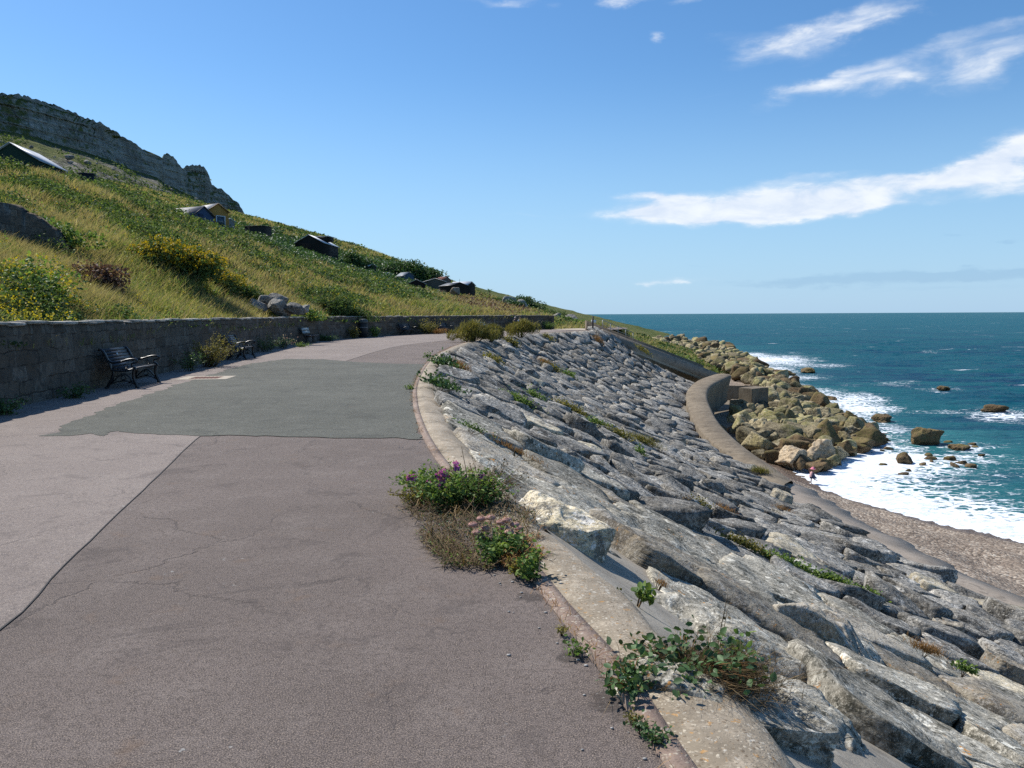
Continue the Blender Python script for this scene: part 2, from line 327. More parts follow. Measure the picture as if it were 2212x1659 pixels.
MA = dict(
 road=mat_asphalt('asphalt', (.172, .140, .127), (.118, .096, .087), (.225, .19, .172), .32, .25),
 pink=mat_asphalt('worn pink asphalt', (.245, .205, .185), (.195, .162, .147), (.28, .24, .215), .25, .05, .6),
 patch=mat_asphalt('grey green asphalt', (.118, .118, .102), (.082, .083, .072), (.16, .158, .137), .1, .1, .8),
 rock=mat_rock('limestone', (.32, .295, .24), (.05, .048, .035), (.66, .62, .52), lichen=.7, bst=.55, orange=.85, warmth=.25),
 rockfar=mat_rock('limestone weathered', (.27, .255, .225), (.05, .048, .042), lichen=.5, orange=.1, warmth=.35, sc=.55, bst=1.0),
 rockpale=mat_rock('pale limestone', (.58, .50, .35), (.12, .11, .09), (.62, .59, .53), .5, .25, (.42, .36, .2), .5, seed=4),
 rocktan=mat_rock('tan lichened limestone', (.36, .32, .25), (.10, .09, .075), (.5, .47, .42), .4, .7, (.34, .24, .12), .6, seed=9),
 shore=mat_rock('shore limestone', (.34, .28, .165), (.055, .045, .028), (.50, .44, .31), .35, .0, (.33, .27, .10), .6, moss=.5, vr=(.5, .85), sc=.5, bst=.9),
 shorepale=mat_rock('bleached shore limestone', (.56, .44, .29), (.22, .16, .10), (.6, .5, .38), .4, .0, (.45, .34, .2), .3, sc=.5, bst=.5),
 wet=mat_rock('wet brown rock', (.17, .115, .06), (.045, .032, .02), (.25, .19, .11), .2, .0, (.16, .10, .04), .6, moss=.3, sc=.6, bst=1.0),
 grout=mat_concrete('grout concrete', (.33, .295, .24), (.22, .195, .16), (.42, .38, .32), .15),
 coping=mat_concrete('coping concrete', (.34, .285, .215), (.20, .165, .12), (.46, .39, .30), .8),
 band=mat_concrete('red kerb concrete', (.27, .20, .16), (.18, .13, .105), (.34, .265, .215), .6),
 seawall=mat_concrete('sea wall concrete', (.215, .175, .125), (.15, .12, .085), (.27, .225, .165), .1, .6, .4),
 apron=mat_concrete('apron concrete', (.31, .26, .21), (.24, .20, .16), (.33, .285, .235), .3, .7),
)
# ---------------------------------------------------------------- lines of the place (plan curves)
WALL = crom([(-7.4, -9), (-8.0, 3), (-8.75, 13.6), (-9.3, 18.5), (-9.85, 23), (-10.6, 30), (-11.6, 39), (-12.1, 46), (-11.6, 53), (-10.2, 60), (-7.5, 67.5), (-4, 74), (0, 80.3), (4, 85)], 260)
edge_px = [(1440, 1659), (1340, 1490), (1268, 1400), (1200, 1322), (1130, 1230), (1060, 1150), (1000, 1075), (960, 1018), (930, 975), (905, 925), (892, 872), (896, 828), (921, 785), (950, 762), (1000, 742), (1060, 730), (1130, 723), (1200, 718.5), (1262, 715.5)]
EDGE = crom([(1.4, -5), (1.0, 0)]+[tuple(onz(*q)[:2]) for q in edge_px], 420)
top_end = onz(1292, 714)[:2]
def offset(P, d):
    t = np.gradient(P, axis=0); t /= np.linalg.norm(t, axis=1)[:, None]; return P+np.stack([t[:, 1], -t[:, 0]], 1)*d
KERB = offset(EDGE, .09); LIP = offset(EDGE, .38); TOPL = offset(EDGE, .50)
toe_src = [(2212, 1324, -6.5), (2093, 1261.6, -6.5), (1998, 1220, -6.5), (1903, 1182, -6.5), (1831, 1140, -6.5), (1751, 1094, -6.5), (1681, 1058, -6.5), (1632, 1022.6, -6.45), (1568, 984, -6.4), (1520, 948.5, -6.3), (1494, 910, -6.15), (1484, 877.5, -5.9), (1484, 852, -5.6), (1507, 829, -5.3), (1545, 815, -5.0)]
TOE0 = [(14.6, -10, -6.5), (14.5, 0, -6.5), (14.3, 10, -6.5)]+[tuple(onz(a, b, c)) for a, b, c in toe_src]
NS = 320
# pair the top line with the toe so that the rulings run down the fall line
top_c = crom(np.vstack([TOPL[::6], [top_end+np.array([.55, -.3])]]), NS)
toe_c = crom(TOE0, NS)
def pair():
    kt = [(-5, -10), (3, 1), (10, 11), (20, 22), (32, 31.5), (43, 39), (52, 46), (60, 54), (68, 64), (75, 74), (79.3, 82.5)]   # Y on top line -> Y on toe
    yt = np.interp(np.linspace(0, 1, NS), np.linspace(0, 1, NS), top_c[:, 1]); 
    yb = np.interp(yt, [k[0] for k in kt], [k[1] for k in kt]); yb = np.clip(yb, toe_c[0, 1], toe_c[-1, 1])
    o = np.argsort(toe_c[:, 1]); return np.stack([np.interp(yb, toe_c[o, 1], toe_c[o, k]) for k in range(3)], 1)
SA = np.column_stack([top_c, np.full(NS, -.10)]); SB = pair()
def slope_pt(u, v):
    """u 0..1 along, v 0..1 down the bank"""
    i = np.clip(u, 0, 1)*(NS-1); j = np.minimum(i.astype(int), NS-2); f = (i-j)[:, None]
    a = SA[j]*(1-f)+SA[j+1]*f; b = SB[j]*(1-f)+SB[j+1]*f
    v = v[:, None]; P = a*(1-v)+b*v; P[:, 2] -= .55*np.sin(np.pi*v[:, 0]); return P
def slope_z(x, y):
    """height of the bank surface under plan points, by nearest sample"""
    d = (SG[:, 0][None]-np.atleast_1d(x)[:, None])**2+(SG[:, 1][None]-np.atleast_1d(y)[:, None])**2
    k = np.argpartition(d, 4, axis=1)[:, :4]; w = 1/(np.take_along_axis(d, k, 1)+1e-4); return (SG[k, 2]*w).sum(1)/w.sum(1)
uu, vv = np.meshgrid(np.linspace(0, 1, 400), np.linspace(0, 1, 60)); SG = slope_pt(uu.ravel(), vv.ravel())
def onslope(px, py):
    """photo point that lies on the bank"""
    d = ray(px, py); ts = np.concatenate([np.linspace(2, 30, 1200), np.linspace(30.05, 110, 1200)]); P = np.outer(ts, d)+[0, 0, EYE]
    z = slope_z(P[:, 0], P[:, 1]); dd = (SG[:, 0][None]-P[:, 0][:, None])**2+(SG[:, 1][None]-P[:, 1][:, None])**2
    ok = (P[:, 2] < z) & (dd.min(1) < .6)
    k = np.argmax(ok) if ok.any() else int(np.argmin(np.abs(P[:, 2]-z)+dd.min(1))); return P[k]

# ---------------------------------------------------------------- promenade
def strip(name, A, B, z, mat, label=None, cat=None, kind='structure', zb=None):
    A3 = np.column_stack([A, np.full(len(A), z)]); B3 = np.column_stack([B, np.full(len(B), z if zb is None else zb)])
    V, q = ladder(A3, B3); o = link(name, mesh_np(name, V, [q]), mat); return tag(o, label, cat, None, kind)
# road: one sheet from the wall to the kerb, and on past the wall's end
we = crom(np.vstack([WALL[::8], [(4.3, 86), (2.5, 96), (-3, 112)]]), 300)
ee = crom(np.vstack([EDGE[::10], [(top_end[0]+.8, top_end[1]+1.5), (13, 90), (12, 112)]]), 300)
s = strip('road', we+np.array([-.3, 0]), ee, 0, MA['road'])
seam_px = [(0, 1360), (100, 1262), (220, 1144), (330, 1040), (430, 945), (520, 888), (640, 824), (745, 781), (850, 750), (930, 739), (1010, 731.5), (1120, 722.5), (1230, 714.5)]
SEAM = crom([(-2.3, -6), (-2.4, 1)]+[tuple(onz(*q)[:2]) for q in seam_px], 300)
k = fbm(np.column_stack([SEAM*1.3, np.zeros(300)]), 4)*.008; SEAMj = SEAM+np.column_stack([k, k*0])
strip('pavement', crom(WALL[::8]+np.array([-.25, 0]), 300), SEAMj, .004, MA['pink'])
sj = strip('road_joint', SEAMj+[-.005, 0], SEAMj+np.column_stack([.003+.014*np.abs(fbm(np.column_stack([SEAM*3, np.zeros(300)]), 3))*.5, np.zeros(300)]), .0062, simple('bitumen joint', (.022, .02, .02), .8, .4))
pp = [(108, 941), (150, 915), (215, 890), (290, 862), (380, 832), (450, 811), (540, 786), (620, 775.5), (700, 776.5), (780, 783), (850, 786), (925, 787), (900, 812), (893, 845), (893, 880), (901, 915), (913, 949), (800, 946), (640, 944), (500, 941), (430, 942), (350, 940), (300, 936), (262, 931), (240, 936), (215, 944), (185, 938), (150, 943)]
P2 = np.array([onz(*q)[:2] for q in pp]); 
def densify(P, st):
    out = []
    for a, b in zip(P, np.roll(P, -1, 0)):
        n = max(2, int(np.linalg.norm(b-a)/st)); out.append(a+(b-a)*np.linspace(0, 1, n, endpoint=False)[:, None])
    return np.vstack(out)
D2 = densify(P2, .1); D2 = D2+np.column_stack([fbm(np.column_stack([D2*1.7, np.zeros(len(D2))]), 5, .6)*.13, fbm(np.column_stack([D2*1.7, np.ones(len(D2))]), 5, .6)*.09])
bm = bmesh.new(); f = bm.faces.new([bm.verts.new((x, y, .0082)) for x, y in D2]); bmesh.ops.triangulate(bm, faces=[f]); me = bpy.data.meshes.new('asphalt_patch'); bm.to_mesh(me)
tag(link('asphalt_patch', me, MA['patch']), kind='structure')
# kerb band and coping with a rounded lip that runs down into the bank
nE = len(EDGE)
V, q = ladder(np.column_stack([EDGE, np.full(nE, -.1)]), np.column_stack([EDGE, np.full(nE, .014)]), np.column_stack([(EDGE+KERB)/2, np.full(nE, .024)]), np.column_stack([KERB, np.full(nE, .027)]), np.column_stack([KERB+0, np.full(nE, -.1)]))
tag(link('kerb', mesh_np('kerb', V, [q]), MA['band']), kind='structure')
prof = [(.092, -.1), (.092, .0275), (.21, .038), (.31, .032), (.40, .012), (.46, -.03), (.52, -.10), (.60, -.3)]
rails = [np.column_stack([offset(EDGE, d), np.full(nE, z)]) for d, z in prof]
rails = [q_+np.column_stack([fbm(q_*1.3, 4)*.07, fbm(q_*1.3+9, 4)*.03, 0*q_[:, 0]])*(k_ > 3) for k_, q_ in enumerate(rails)]
V, q = ladder(*rails); V = np.array(V); dv = fbm(V*[.9, .9, .9], 4)*.03; V[2*nE:, 2] += dv[2*nE:]*np.repeat([0, .3, .8, 1, 1, 1], nE)[:len(V)-2*nE]
tag(link('coping', mesh_np('coping', V, [q], True), MA['coping']), kind='structure')
# ---------------------------------------------------------------- bank surface (grout between the stones)
gu, gv = np.meshgrid(np.linspace(0, 1, 700), np.linspace(0, 1, 60)); G = slope_pt(gu.ravel(), gv.ravel())
G[:, 2] += fbm(G*.6, 4)*.06-.13*np.clip((np.hypot(G[:, 0], G[:, 1])-9)/6, 0, 1); idx = np.arange(700*60).reshape(60, 700)
tag(link('bank', mesh_np('bank', G, [np.stack([idx[:-1, :-1], idx[:-1, 1:], idx[1:, 1:], idx[1:, :-1]], -1).reshape(-1, 4)], True), MA['grout']), kind='structure')
# ---------------------------------------------------------------- stone retaining wall
WH = 1.46
def wall_mat():
    m, t, p, pos = newmat('old wall stone', .93, .2)
    at = t.n('ShaderNodeAttribute', attribute_name='wall_uv').outputs['Vector']
    wn = t.n('ShaderNodeTexNoise', inp={'Vector': at, 'Scale': 2.2, 'Detail': 5., 'Roughness': .6}).outputs['Color']
    wv = t.n('ShaderNodeVectorMath', operation='ADD', inp={0: at, 1: t.n('ShaderNodeVectorMath', operation='SCALE', inp={0: wn, 'Scale': .17}).outputs[0]}).outputs[0]
    brk = t.n('ShaderNodeTexBrick', offset=.43, squash=1.5, squash_frequency=3, inp={'Vector': wv, 'Scale': 1., 'Mortar Size': .012, 'Mortar Smooth': .6, 'Brick Width': .52, 'Row Height': .27, 'Color1': (0, 0, 0, 1), 'Color2': (1, 1, 1, 1), 'Mortar': (.4, .4, .4, 1)})
    vc = brk.outputs['Color']; mort = t.m('MULTIPLY', brk.outputs['Fac'], t.ss(t.noise(pos, 2.5, 3), .42, .6))
    n = t.noise(pos, 2.0, 7, .65); b = t.noise(pos, 8, 6, .65); n3 = t.noise(pos, .8, 4)
    c = t.ramp(t.m('ADD', t.m('MULTIPLY', vc, .42), t.m('MULTIPLY', n, .6)), [(.25, (.075, .064, .05)), (.5, (.12, .10, .077)), (.75, (.165, .145, .118))])
    c = t.mix(t.ss(n3, .5, .66, 0, .5), c, (.12, .08, .045))
    c = t.mix(t.ss(b, .48, .6, 0, .7), c, (.05, .047, .04)); c = t.mix(t.ss(t.noise(t.scale(pos, (3, 3, .8)), 1.7, 5, .6), .62, .70, 0, .6), c, (.24, .23, .20))
    c = t.mix(t.m('MULTIPLY', mort, .75), c, (.045, .04, .033)); L(t, c, p.inputs['Base Color'])
    nn = bump(t, p, t.m('SUBTRACT', t.m('ADD', t.m('MULTIPLY', n, 1.), t.m('MULTIPLY', b, .5)), t.m('MULTIPLY', mort, 1.0)), .9, .05); return m
MA['wall'] = wall_mat()
def wall_mesh():
    W = crom(WALL, 900); nW = len(W); t = np.gradient(W, axis=0); t /= np.linalg.norm(t, axis=1)[:, None]; nr = np.stack([t[:, 1], -t[:, 0]], 1)
    s = np.concatenate([[0], np.cumsum(np.linalg.norm(np.diff(W, axis=0), axis=1))])
    rows = 16; V = []; UV = []
    topn = fbm(np.column_stack([s*1.6, s*0, s*0]), 4)*.035+.03*np.floor(2*pn(np.column_stack([np.floor(s/.55)*.7, s*0+3, s*0])))/2
    for r in range(rows):
        z = -.1+(WH+.1)*r/(rows-1); z = z+(topn if r == rows-1 else topn*.9*(r/(rows-1))**3)
        P = np.column_stack([W, np.broadcast_to(z, nW)]); UV.append(np.column_stack([s, np.broadcast_to(z, nW), s*0]))
        k = fbm(np.column_stack([s*1.8, P[:, 2]*3.2, s*0]), 4)*.035-.02*(r == rows-1)
        # the face leans back a little
        V.append(P+np.column_stack([nr*(k-.06*r/rows)[:, None], np.zeros(nW)]))
    for dd, dz in ((-.16, .02), (-.34, .0), (-.46, -.05), (-.46, -.5)):
        k = fbm(np.column_stack([s*2.5, s*0+dd*9, s*0]), 3)*.03
        V.append(np.column_stack([W+nr*(dd-.06), np.broadcast_to(WH+topn+dz+k, nW)])); UV.append(np.column_stack([s, s*0+WH+dd, s*0]))
    VV, q = ladder(*V); me = mesh_np('wall_face', VV, [q])
    n = nW; e = []                                            # closed at the far end
    a = me.attributes.new('wall_uv', 'FLOAT_VECTOR', 'POINT'); a.data.foreach_set('vector', np.vstack(UV).astype(np.float32).ravel())
    return me, W, nr, s, topn
me, W9, N9, S9, topn = wall_mesh()
wallo = link('stone_wall', me, MA['wall']); tag(wallo, 'long curved retaining wall of rough dark stone along the promenade', 'wall')
# pale weathered capping stones, each a little different, as one course
mb = MB(); i = 0
while i < len(W9)-6:
    ln = random.choice([4, 5, 6, 7, 8]); j = min(i+ln, len(W9)-1); a, b = W9[i], W9[j]; c = (a+b)/2; tt = (b-a)/np.linalg.norm(b-a); nr = np.array([tt[1], -tt[0]])
    L_ = np.linalg.norm(b-a)*.97; h = random.uniform(.045, .085); dpt = random.uniform(.40, .5)
    V, Fc = polyrock(2, np.vstack([np.eye(3), -np.eye(3)]), [L_/2, dpt/2, h/2, L_/2, dpt/2, h/2], (L_/2, dpt/2, h/2), p=16, amp=.012, fs=3, seed=i)
    Rm = np.array([[tt[0], nr[0], 0], [tt[1], nr[1], 0], [0, 0, 1]]); V = V @ Rm.T
    cc = c+nr*(-dpt/2+random.uniform(-.03, .02)); mb.add(V+[cc[0], cc[1], WH+topn[(i+j)//2]*.9+h*.3+random.uniform(-.012, .012)], Fc); i = j
mb.build('coping_course', mat_rock('capping limestone', (.42, .39, .34), (.16, .145, .12), (.55, .52, .46), .5, .2, seed=2), wallo)
# end return of the wall
mb = MB(); a = W9[-1]; t = W9[-1]-W9[-5]; t /= np.linalg.norm(t); nr = np.array([t[1], -t[0]])
mb.box((*(a-nr*.9+t*.22), WH/2-.02), (.45, 2.4, WH+.02), rz=math.atan2(t[1], t[0])); 
mb.build('end_pier', MA['wall'], wallo)
# ---------------------------------------------------------------- hill terrain
hill_px = [(0, 600, 20), (0, 500, 30), (0, 436, 38), (0, 392, 47), (150, 600, 22), (150, 500, 35), (130, 440, 44), (120, 388, 52), (300, 620, 27), (300, 540, 42), (300, 480, 56), (250, 415, 62),
 (300, 437, 68), (360, 462, 75), (440, 492, 84), (550, 620, 46), (550, 560, 65), (550, 508, 92), (430, 600, 38), (430, 540, 56), (650, 645, 50), (650, 600, 66), (650, 552, 105), (750, 648, 62), (750, 606, 85), (740, 577, 122), (900, 655, 76), (900, 640, 105),
 (870, 612, 140), (800, 592, 140), (1040, 670, 88), (1040, 652, 112), (1040, 644, 148), (960, 632, 150), (1150, 676, 98), (1150, 672, 135), (1190, 688, 100), (1200, 676, 150), (1240, 692, 150), (1300, 716, 150), (1240, 702, 110), (1270, 706, 98),
 (816, 574, 185), (870, 573, 190), (920, 586, 190), (949, 606, 190), (1000, 634, 200), (1100, 660, 190), (1330, 728, 128), (1345, 736, 112), (1400, 745, 150)]
HP = [aty(a, b+(7 if c > 60 else 0), c) for a, b, c in hill_px]
HP += [np.array([*(p+n*-.5), 1.25]) for p, n in zip(W9[::45], N9[::45])]+[np.array([*(p+n*-2.2), 1.55]) for p, n in zip(W9[::45], N9[::45])]
HP += [np.array([*(p+n*-6.0), 3.0]) for p, n in zip(W9[:200:45], N9[:200:45])]
HP += [aty(*q) for q in [(0, 384, 62), (0, 392, 75), (0, 402, 95), (120, 392, 68), (120, 408, 90), (250, 426, 80), (250, 440, 110), (360, 470, 92), (360, 480, 125), (440, 497, 120), (500, 505, 135), (550, 516, 120), (550, 522, 160), (650, 562, 150), (740, 592, 160), (-300, 330, 45), (-300, 350, 62), (-300, 372, 90), (-700, 280, 40), (-700, 300, 70), (-300, 420, 30), (-300, 560, 18), (-300, 385, 130)]]
HP += [np.array(q, float) for q in [(-24, -10, 6), (-45, 0, 12), (-24, 8, 6), (-90, 20, 18), (-100, 230, 36), (-60, 240, 26), (-40, 240, 20), (0, 230, 3.5),
 (6, 92, -.1), (10, 88, -.1), (-1, 95, .2), (0, 110, .3), (13, 92, -.3), (13.5, 92, -1.2), (15.5, 92, -5), (18, 90, -9.5), (23, 92, -10), (16, 98, -3.5), (20, 98, -9), (22, 104, -9.2), (27, 103, -10), (30, 110, -10), (24, 125, -8), (35, 130, -10), (42, 160, -9.6), (55, 200, -10), (70, 260, -10.5), (40, 230, -7), (25, 200, -3), (20, 300, -1), (-10, 330, 4), (60, 330, -9), (90, 420, -11), (-60, 400, 25), (-100, 420, 40), (-140, 300, 50), (-160, 100, 40), (-160, -20, 40)]]
HP += [aty(a, b, c) for q, r_, Y in [(441, 494, 105), (668, 549, 130), (805, 588, 150), (884, 612, 166), (905, 637, 150), (940, 631, 170), (1000, 640, 155), (838, 598, 156)] for a, b, c in ((q, r_, Y-2), (q, r_+10, Y-16))]
HP = np.array(HP)
def rbf_fit(P, lam=.6):
    n = len(P); d = np.linalg.norm(P[:, None, :2]-P[None, :, :2], axis=2); A = np.zeros((n+3, n+3)); A[:n, :n] = -d-np.eye(n)*0+np.eye(n)*lam
    Q = np.column_stack([np.ones(n), P[:, :2]]); A[:n, n:] = Q; A[n:, :n] = Q.T; b = np.concatenate([P[:, 2], np.zeros(3)]); return np.linalg.solve(A, b)
_hc = rbf_fit(HP)
def hill_raw(x, y):
    r = np.zeros(len(x)); 
    for i in range(0, len(x), 20000):
        X = x[i:i+20000]; Y = y[i:i+20000]; d = np.sqrt((X[:, None]-HP[None, :, 0])**2+(Y[:, None]-HP[None, :, 1])**2)
        r[i:i+20000] = -d @ _hc[:-3]+_hc[-3]+_hc[-2]*X+_hc[-1]*Y
    return r
def walld(x, y):
    """signed distance behind the wall face (positive = on the hill side) and index"""
    d = np.sqrt((x[:, None]-W9[None, ::6, 0])**2+(y[:, None]-W9[None, ::6, 1])**2); k = d.argmin(1)*6
    s = ((x-W9[k, 0])*N9[k, 0]+(y-W9[k, 1])*N9[k, 1]); return np.where(s < 0, d.min(1), -d.min(1)), k
def hill_z(x, y):
    x = np.atleast_1d(np.asarray(x, float)); y = np.atleast_1d(np.asarray(y, float)); z = hill_raw(x, y)
    wd, _ = walld(x, y); P = np.column_stack([x, y, 0*x])
    k = np.clip((wd-.4)/4, 0, 1); far = np.clip((np.hypot(x, y)-30)/120, 0, 1)
    z = z+fbm(P*.16, 3)*(.22+.22*far)*k+fbm(P*.7+5, 3)*.10*k
    near = (y < 86)
    z = np.where(near & (wd < 3), np.minimum(z, 1.28+np.clip(wd, 0, 3)*.30), z)
    # the road and bank stay clear of it
    z = np.where(near & (wd < .15), -12., z)
    dd = (x > 4) & (y >= 80) & (y < 92) & (x < 12.8); z = np.where(dd, np.minimum(z, -.15), z)
    return z
def grid_mesh(name, xs, ys, zf, mat, drop=None):
    X, Y = np.meshgrid(xs, ys); Z = zf(X.ravel(), Y.ravel()); V = np.column_stack([X.ravel(), Y.ravel(), Z]); n = len(xs); idx = np.arange(len(V)).reshape(len(ys), n)
    q = np.stack([idx[:-1, :-1], idx[:-1, 1:], idx[1:, 1:], idx[1:, :-1]], -1).reshape(-1, 4)
    if drop is not None: q = q[~drop(V[q].mean(1), V[q])]
    return link(name, mesh_np(name, V, [q], True), mat)
def mat_hill():
    m, t, p, pos = newmat('turf', .95, .1)
    a = t.noise(pos, .12, 5, .6); b = t.noise(pos, .9, 6, .7); d = t.noise(pos, 5, 5, .7)
    c = t.ramp(t.m('ADD', t.m('MULTIPLY', a, .55), t.m('MULTIPLY', b, .45)), [(.36, (.045, .065, .018)), (.46, (.085, .11, .028)), (.56, (.15, .15, .05)), (.68, (.23, .19, .085))])
    c = t.mix(t.ss(d, .42, .62, 0, .7), c, (.035, .045, .014)); L(t, c, p.inputs['Base Color'])
    bump(t, p, t.m('ADD', b, d), 1., .25); return m
MA['turf'] = mat_hill()
def hdrop(c, V):
    wd, _ = walld(c[:, 0], c[:, 1]); return (V[:, :, 2].min(1) < -11.5)
xs = np.concatenate([np.arange(-175, -60, 3), np.arange(-60, -8, .55), np.arange(-8, 16, .5), np.arange(16, 100, 2.)]); ys = np.concatenate([np.arange(-20, 10, 1.5), np.arange(10, 110, .55), np.arange(110, 210, 1.2), np.arange(210, 450, 6)])
ho = grid_mesh('hill', xs, ys, hill_z, MA['turf'], hdrop); tag(ho, kind='structure')
# far end: pale track beyond the wall, and the pale sheet of ground under the place
tr = crom([onz(1195, 710)[:2], onz(1235, 709.5)[:2], onz(1280, 711.5)[:2]], 20)
def patchpoly(name, pts, z, mat, st=.3, j=.05, sc=1.5):
    D = densify(np.array(pts), st); D = D+np.column_stack([fbm(np.column_stack([D*sc, np.zeros(len(D))]), 3)*j, fbm(np.column_stack([D*sc, np.ones(len(D))]), 3)*j])
    bm = bmesh.new(); f = bm.faces.new([bm.verts.new((x, y, z)) for x, y in D]); bmesh.ops.triangulate(bm, faces=[f]); me = bpy.data.meshes.new(name); bm.to_mesh(me); return link(name, me, mat)
tag(patchpoly('path', [onz(*q)[:2] for q in [(1193, 712.5), (1190, 706), (1215, 707), (1290, 712.2), (1262, 713.2)]], .02, simple('pale track', (.42, .36, .28), .95, .1), 1, .2), kind='structure')

# ---------------------------------------------------------------- cliff and talus
ridge = [(-420, 120, 210), (-250, 160, 225), (-120, 185, 240), (0, 200, 260), (60, 208, 268), (130, 231, 280), (180, 252, 288), (230, 272, 298), (290, 310, 315), (330, 333, 328), (348, 349, 336), (354, 334, 340), (360, 331, 342), (375, 339, 346), (387, 357, 351), (397, 362, 354), (405, 357, 356), (432, 357, 362), (446, 366, 366), (453, 380, 370), (455, 399, 373), (466, 405, 376), (478, 406, 380), (486, 418, 382), (500, 430, 384), (506, 440, 386), (508, 452, 387), (525, 470, 389), (545, 483, 392), (590, 512, 398), (660, 545, 405)]
fbot = [(-420, 250), (0, 282), (82, 298), (164, 324), (245, 348), (281, 364), (325, 380), (380, 408), (430, 432), (470, 449), (510, 468), (545, 488), (660, 548)]
tbot = [(-420, 380, 95), (0, 400, 100), (120, 405, 105), (250, 440, 125), (360, 474, 145), (460, 502, 170), (545, 515, 190), (660, 556, 215)]
def cliff():
    n = 520; rp = np.array(ridge, float); sx = np.interp(np.linspace(0, 1, n), np.linspace(0, 1, len(rp)), rp[:, 0]); 
    sx = np.sort(np.concatenate([np.linspace(-420, 660, n-150), np.linspace(320, 560, 150)]))
    ry = np.interp(sx, rp[:, 0], rp[:, 1]); rY = np.interp(sx, rp[:, 0], rp[:, 2]); fy = np.interp(sx, *np.array(fbot, float).T); fy = np.maximum(fy, ry+6)
    tb = np.array(tbot, float); ty = np.interp(sx, tb[:, 0], tb[:, 1]); tY = np.interp(sx, tb[:, 0], tb[:, 2])
    rows = []; zone = []
    top = np.array([aty(a, b, c) for a, b, c in zip(sx, ry, rY)])
    top[:, 2] += fbm(np.column_stack([sx*.09, sx*0, sx*0]), 4)*.9
    face = np.array([aty(a, b, c) for a, b, c in zip(sx, fy, rY-7)]); tal = np.array([aty(a, b, c) for a, b, c in zip(sx, ty+12, tY)])
    for k, (dy, dz) in enumerate(((90, -6), (45, 1.0), (20, 2.), (8, 1.2))):
        g = top+[0, dy, dz*0]; g[:, 0] -= dy*.45; g[:, 2] = np.minimum(top[:, 2]+dz*.2, top[:, 2]-.1); rows.append(g); zone.append(np.full(len(sx), 0.))
    nf = 46
    for k in range(nf+1):
        f = k/nf; P = top*(1-f)+face*f
        h = np.linalg.norm(top-face, axis=1)
        q = P*[.05, .05, .05]; st = np.floor((P[:, 2]+P[:, 0]*.04)/3.1)
        bench = pn(np.column_stack([st*.73, P[:, 0]*.02, P[:, 0]*0]))*2.6+((P[:, 2]/3.1) % 1)*1.3
        butt = fbm(np.column_stack([P[:, 0]*.045, P[:, 1]*.045, P[:, 2]*.012]), 5, .6)*5.5+fbm(P*[.25, .25, .09], 3)*1.2
        w = min(1, f*10)*(1-f**6*.5); P = P.copy(); P[:, 1] += (butt+bench)*w; P[:, 0] += (butt*.4)*w
        rows.append(P); zone.append(np.full(len(sx), 1.))
    nt = 60; last = rows[-1]
    for k in range(1, nt+1):
        f = k/nt; P = last*(1-f)+tal*f; P[:, 2] += np.sin(f*np.pi)*-4.0
        g = fbm(np.column_stack([P[:, 0]*.05, P[:, 1]*.012, P[:, 2]*0]), 4)*3.*np.sin(f*np.pi)+fbm(P*.2, 3)*.8*np.sin(f*np.pi)
        P[:, 2] += g; rows.append(P); zone.append(np.full(len(sx), 2-(1-f)**2))
    V, q = ladder(*rows); me = mesh_np('cliff', V, [q], True)
    z = np.concatenate(zone).astype(np.float32); px = np.tile(sx, len(rows)).astype(np.float32)
    a = me.attributes.new('zone', 'FLOAT', 'POINT'); a.data.foreach_set('value', z)
    return me, V, z, px
def mat_cliff():
    m, t, p, pos = newmat('cliff limestone and turf', .95, .1)
    z = t.n('ShaderNodeAttribute', attribute_name='zone').outputs['Fac']
    st = t.noise(t.scale(pos, (.05, .05, 1.1), (R(3), R(2), 0)), 1., 6, .65); jt = t.noise(t.scale(pos, (.6, .6, .12)), 1., 4, .6); a = t.noise(pos, .06, 5, .6); b = t.noise(pos, .5, 6, .7)
    rock = t.ramp(t.m('ADD', t.m('MULTIPLY', st, .6), t.m('MULTIPLY', jt, .4)), [(.36, (.13, .115, .095)), (.46, (.33, .29, .24)), (.56, (.42, .38, .32)), (.66, (.54, .49, .42))])
    rock = t.mix(t.ss(a, .46, .62, 0, .55), rock, (.15, .13, .10)); rock = t.mix(t.ss(t.noise(pos, .13, 4), .56, .68, 0, .6), rock, (.40, .34, .26))
    gr = t.ramp(t.m('ADD', t.m('MULTIPLY', a, .5), t.m('MULTIPLY', b, .5)), [(.38, (.035, .046, .014)), (.5, (.085, .105, .026)), (.62, (.165, .155, .05))])
    nz = t.n('ShaderNodeSeparateXYZ', inp={0: t.n('ShaderNodeNewGeometry').outputs['Normal']}).outputs[2]
    nf = t.m('ADD', t.m('ABSOLUTE', nz), t.m('MULTIPLY', t.m('SUBTRACT', b, .5), .9))
    f = t.ss(nf, .38, .60)
    scree = t.m('MULTIPLY', t.ss(z, 1.02, 1.2), t.m('MULTIPLY', t.ss(z, 1.5, 1.8, 1, 0), t.ss(t.noise(pos, .035, 3), .47, .56)))
    c = t.mix(f, rock, gr); c = t.mix(scree, c, t.mix(t.ss(b, .45, .6), (.10, .095, .08), (.30, .28, .24)))
    L(t, c, p.inputs['Base Color']); bump(t, p, t.m('ADD', t.m('MULTIPLY', st, 1.4), t.m('ADD', b, jt)), 1., 1.2); return m
cm, CV, CZ, CPX = cliff(); tag(link('cliff', cm, mat_cliff()), kind='structure')
k = np.flatnonzero((CZ > 1.25) & (CPX > -60) & (CPX < 600)); k = rng.choice(k, 700); mb = MB()
for i in k:
    if fbm(CV[i:i+1]*.03, 2)[0] < -.05: continue
    s = rng.lognormal(0, .5)*.8; V, Fc = boulder(2, (s*1.5, s*1.2, s), i*.01, amp=.03, p=24); mb.add(V+CV[i]+rng.normal(size=3)*[2, 2, 0]+[0, 0, .2*s], Fc)
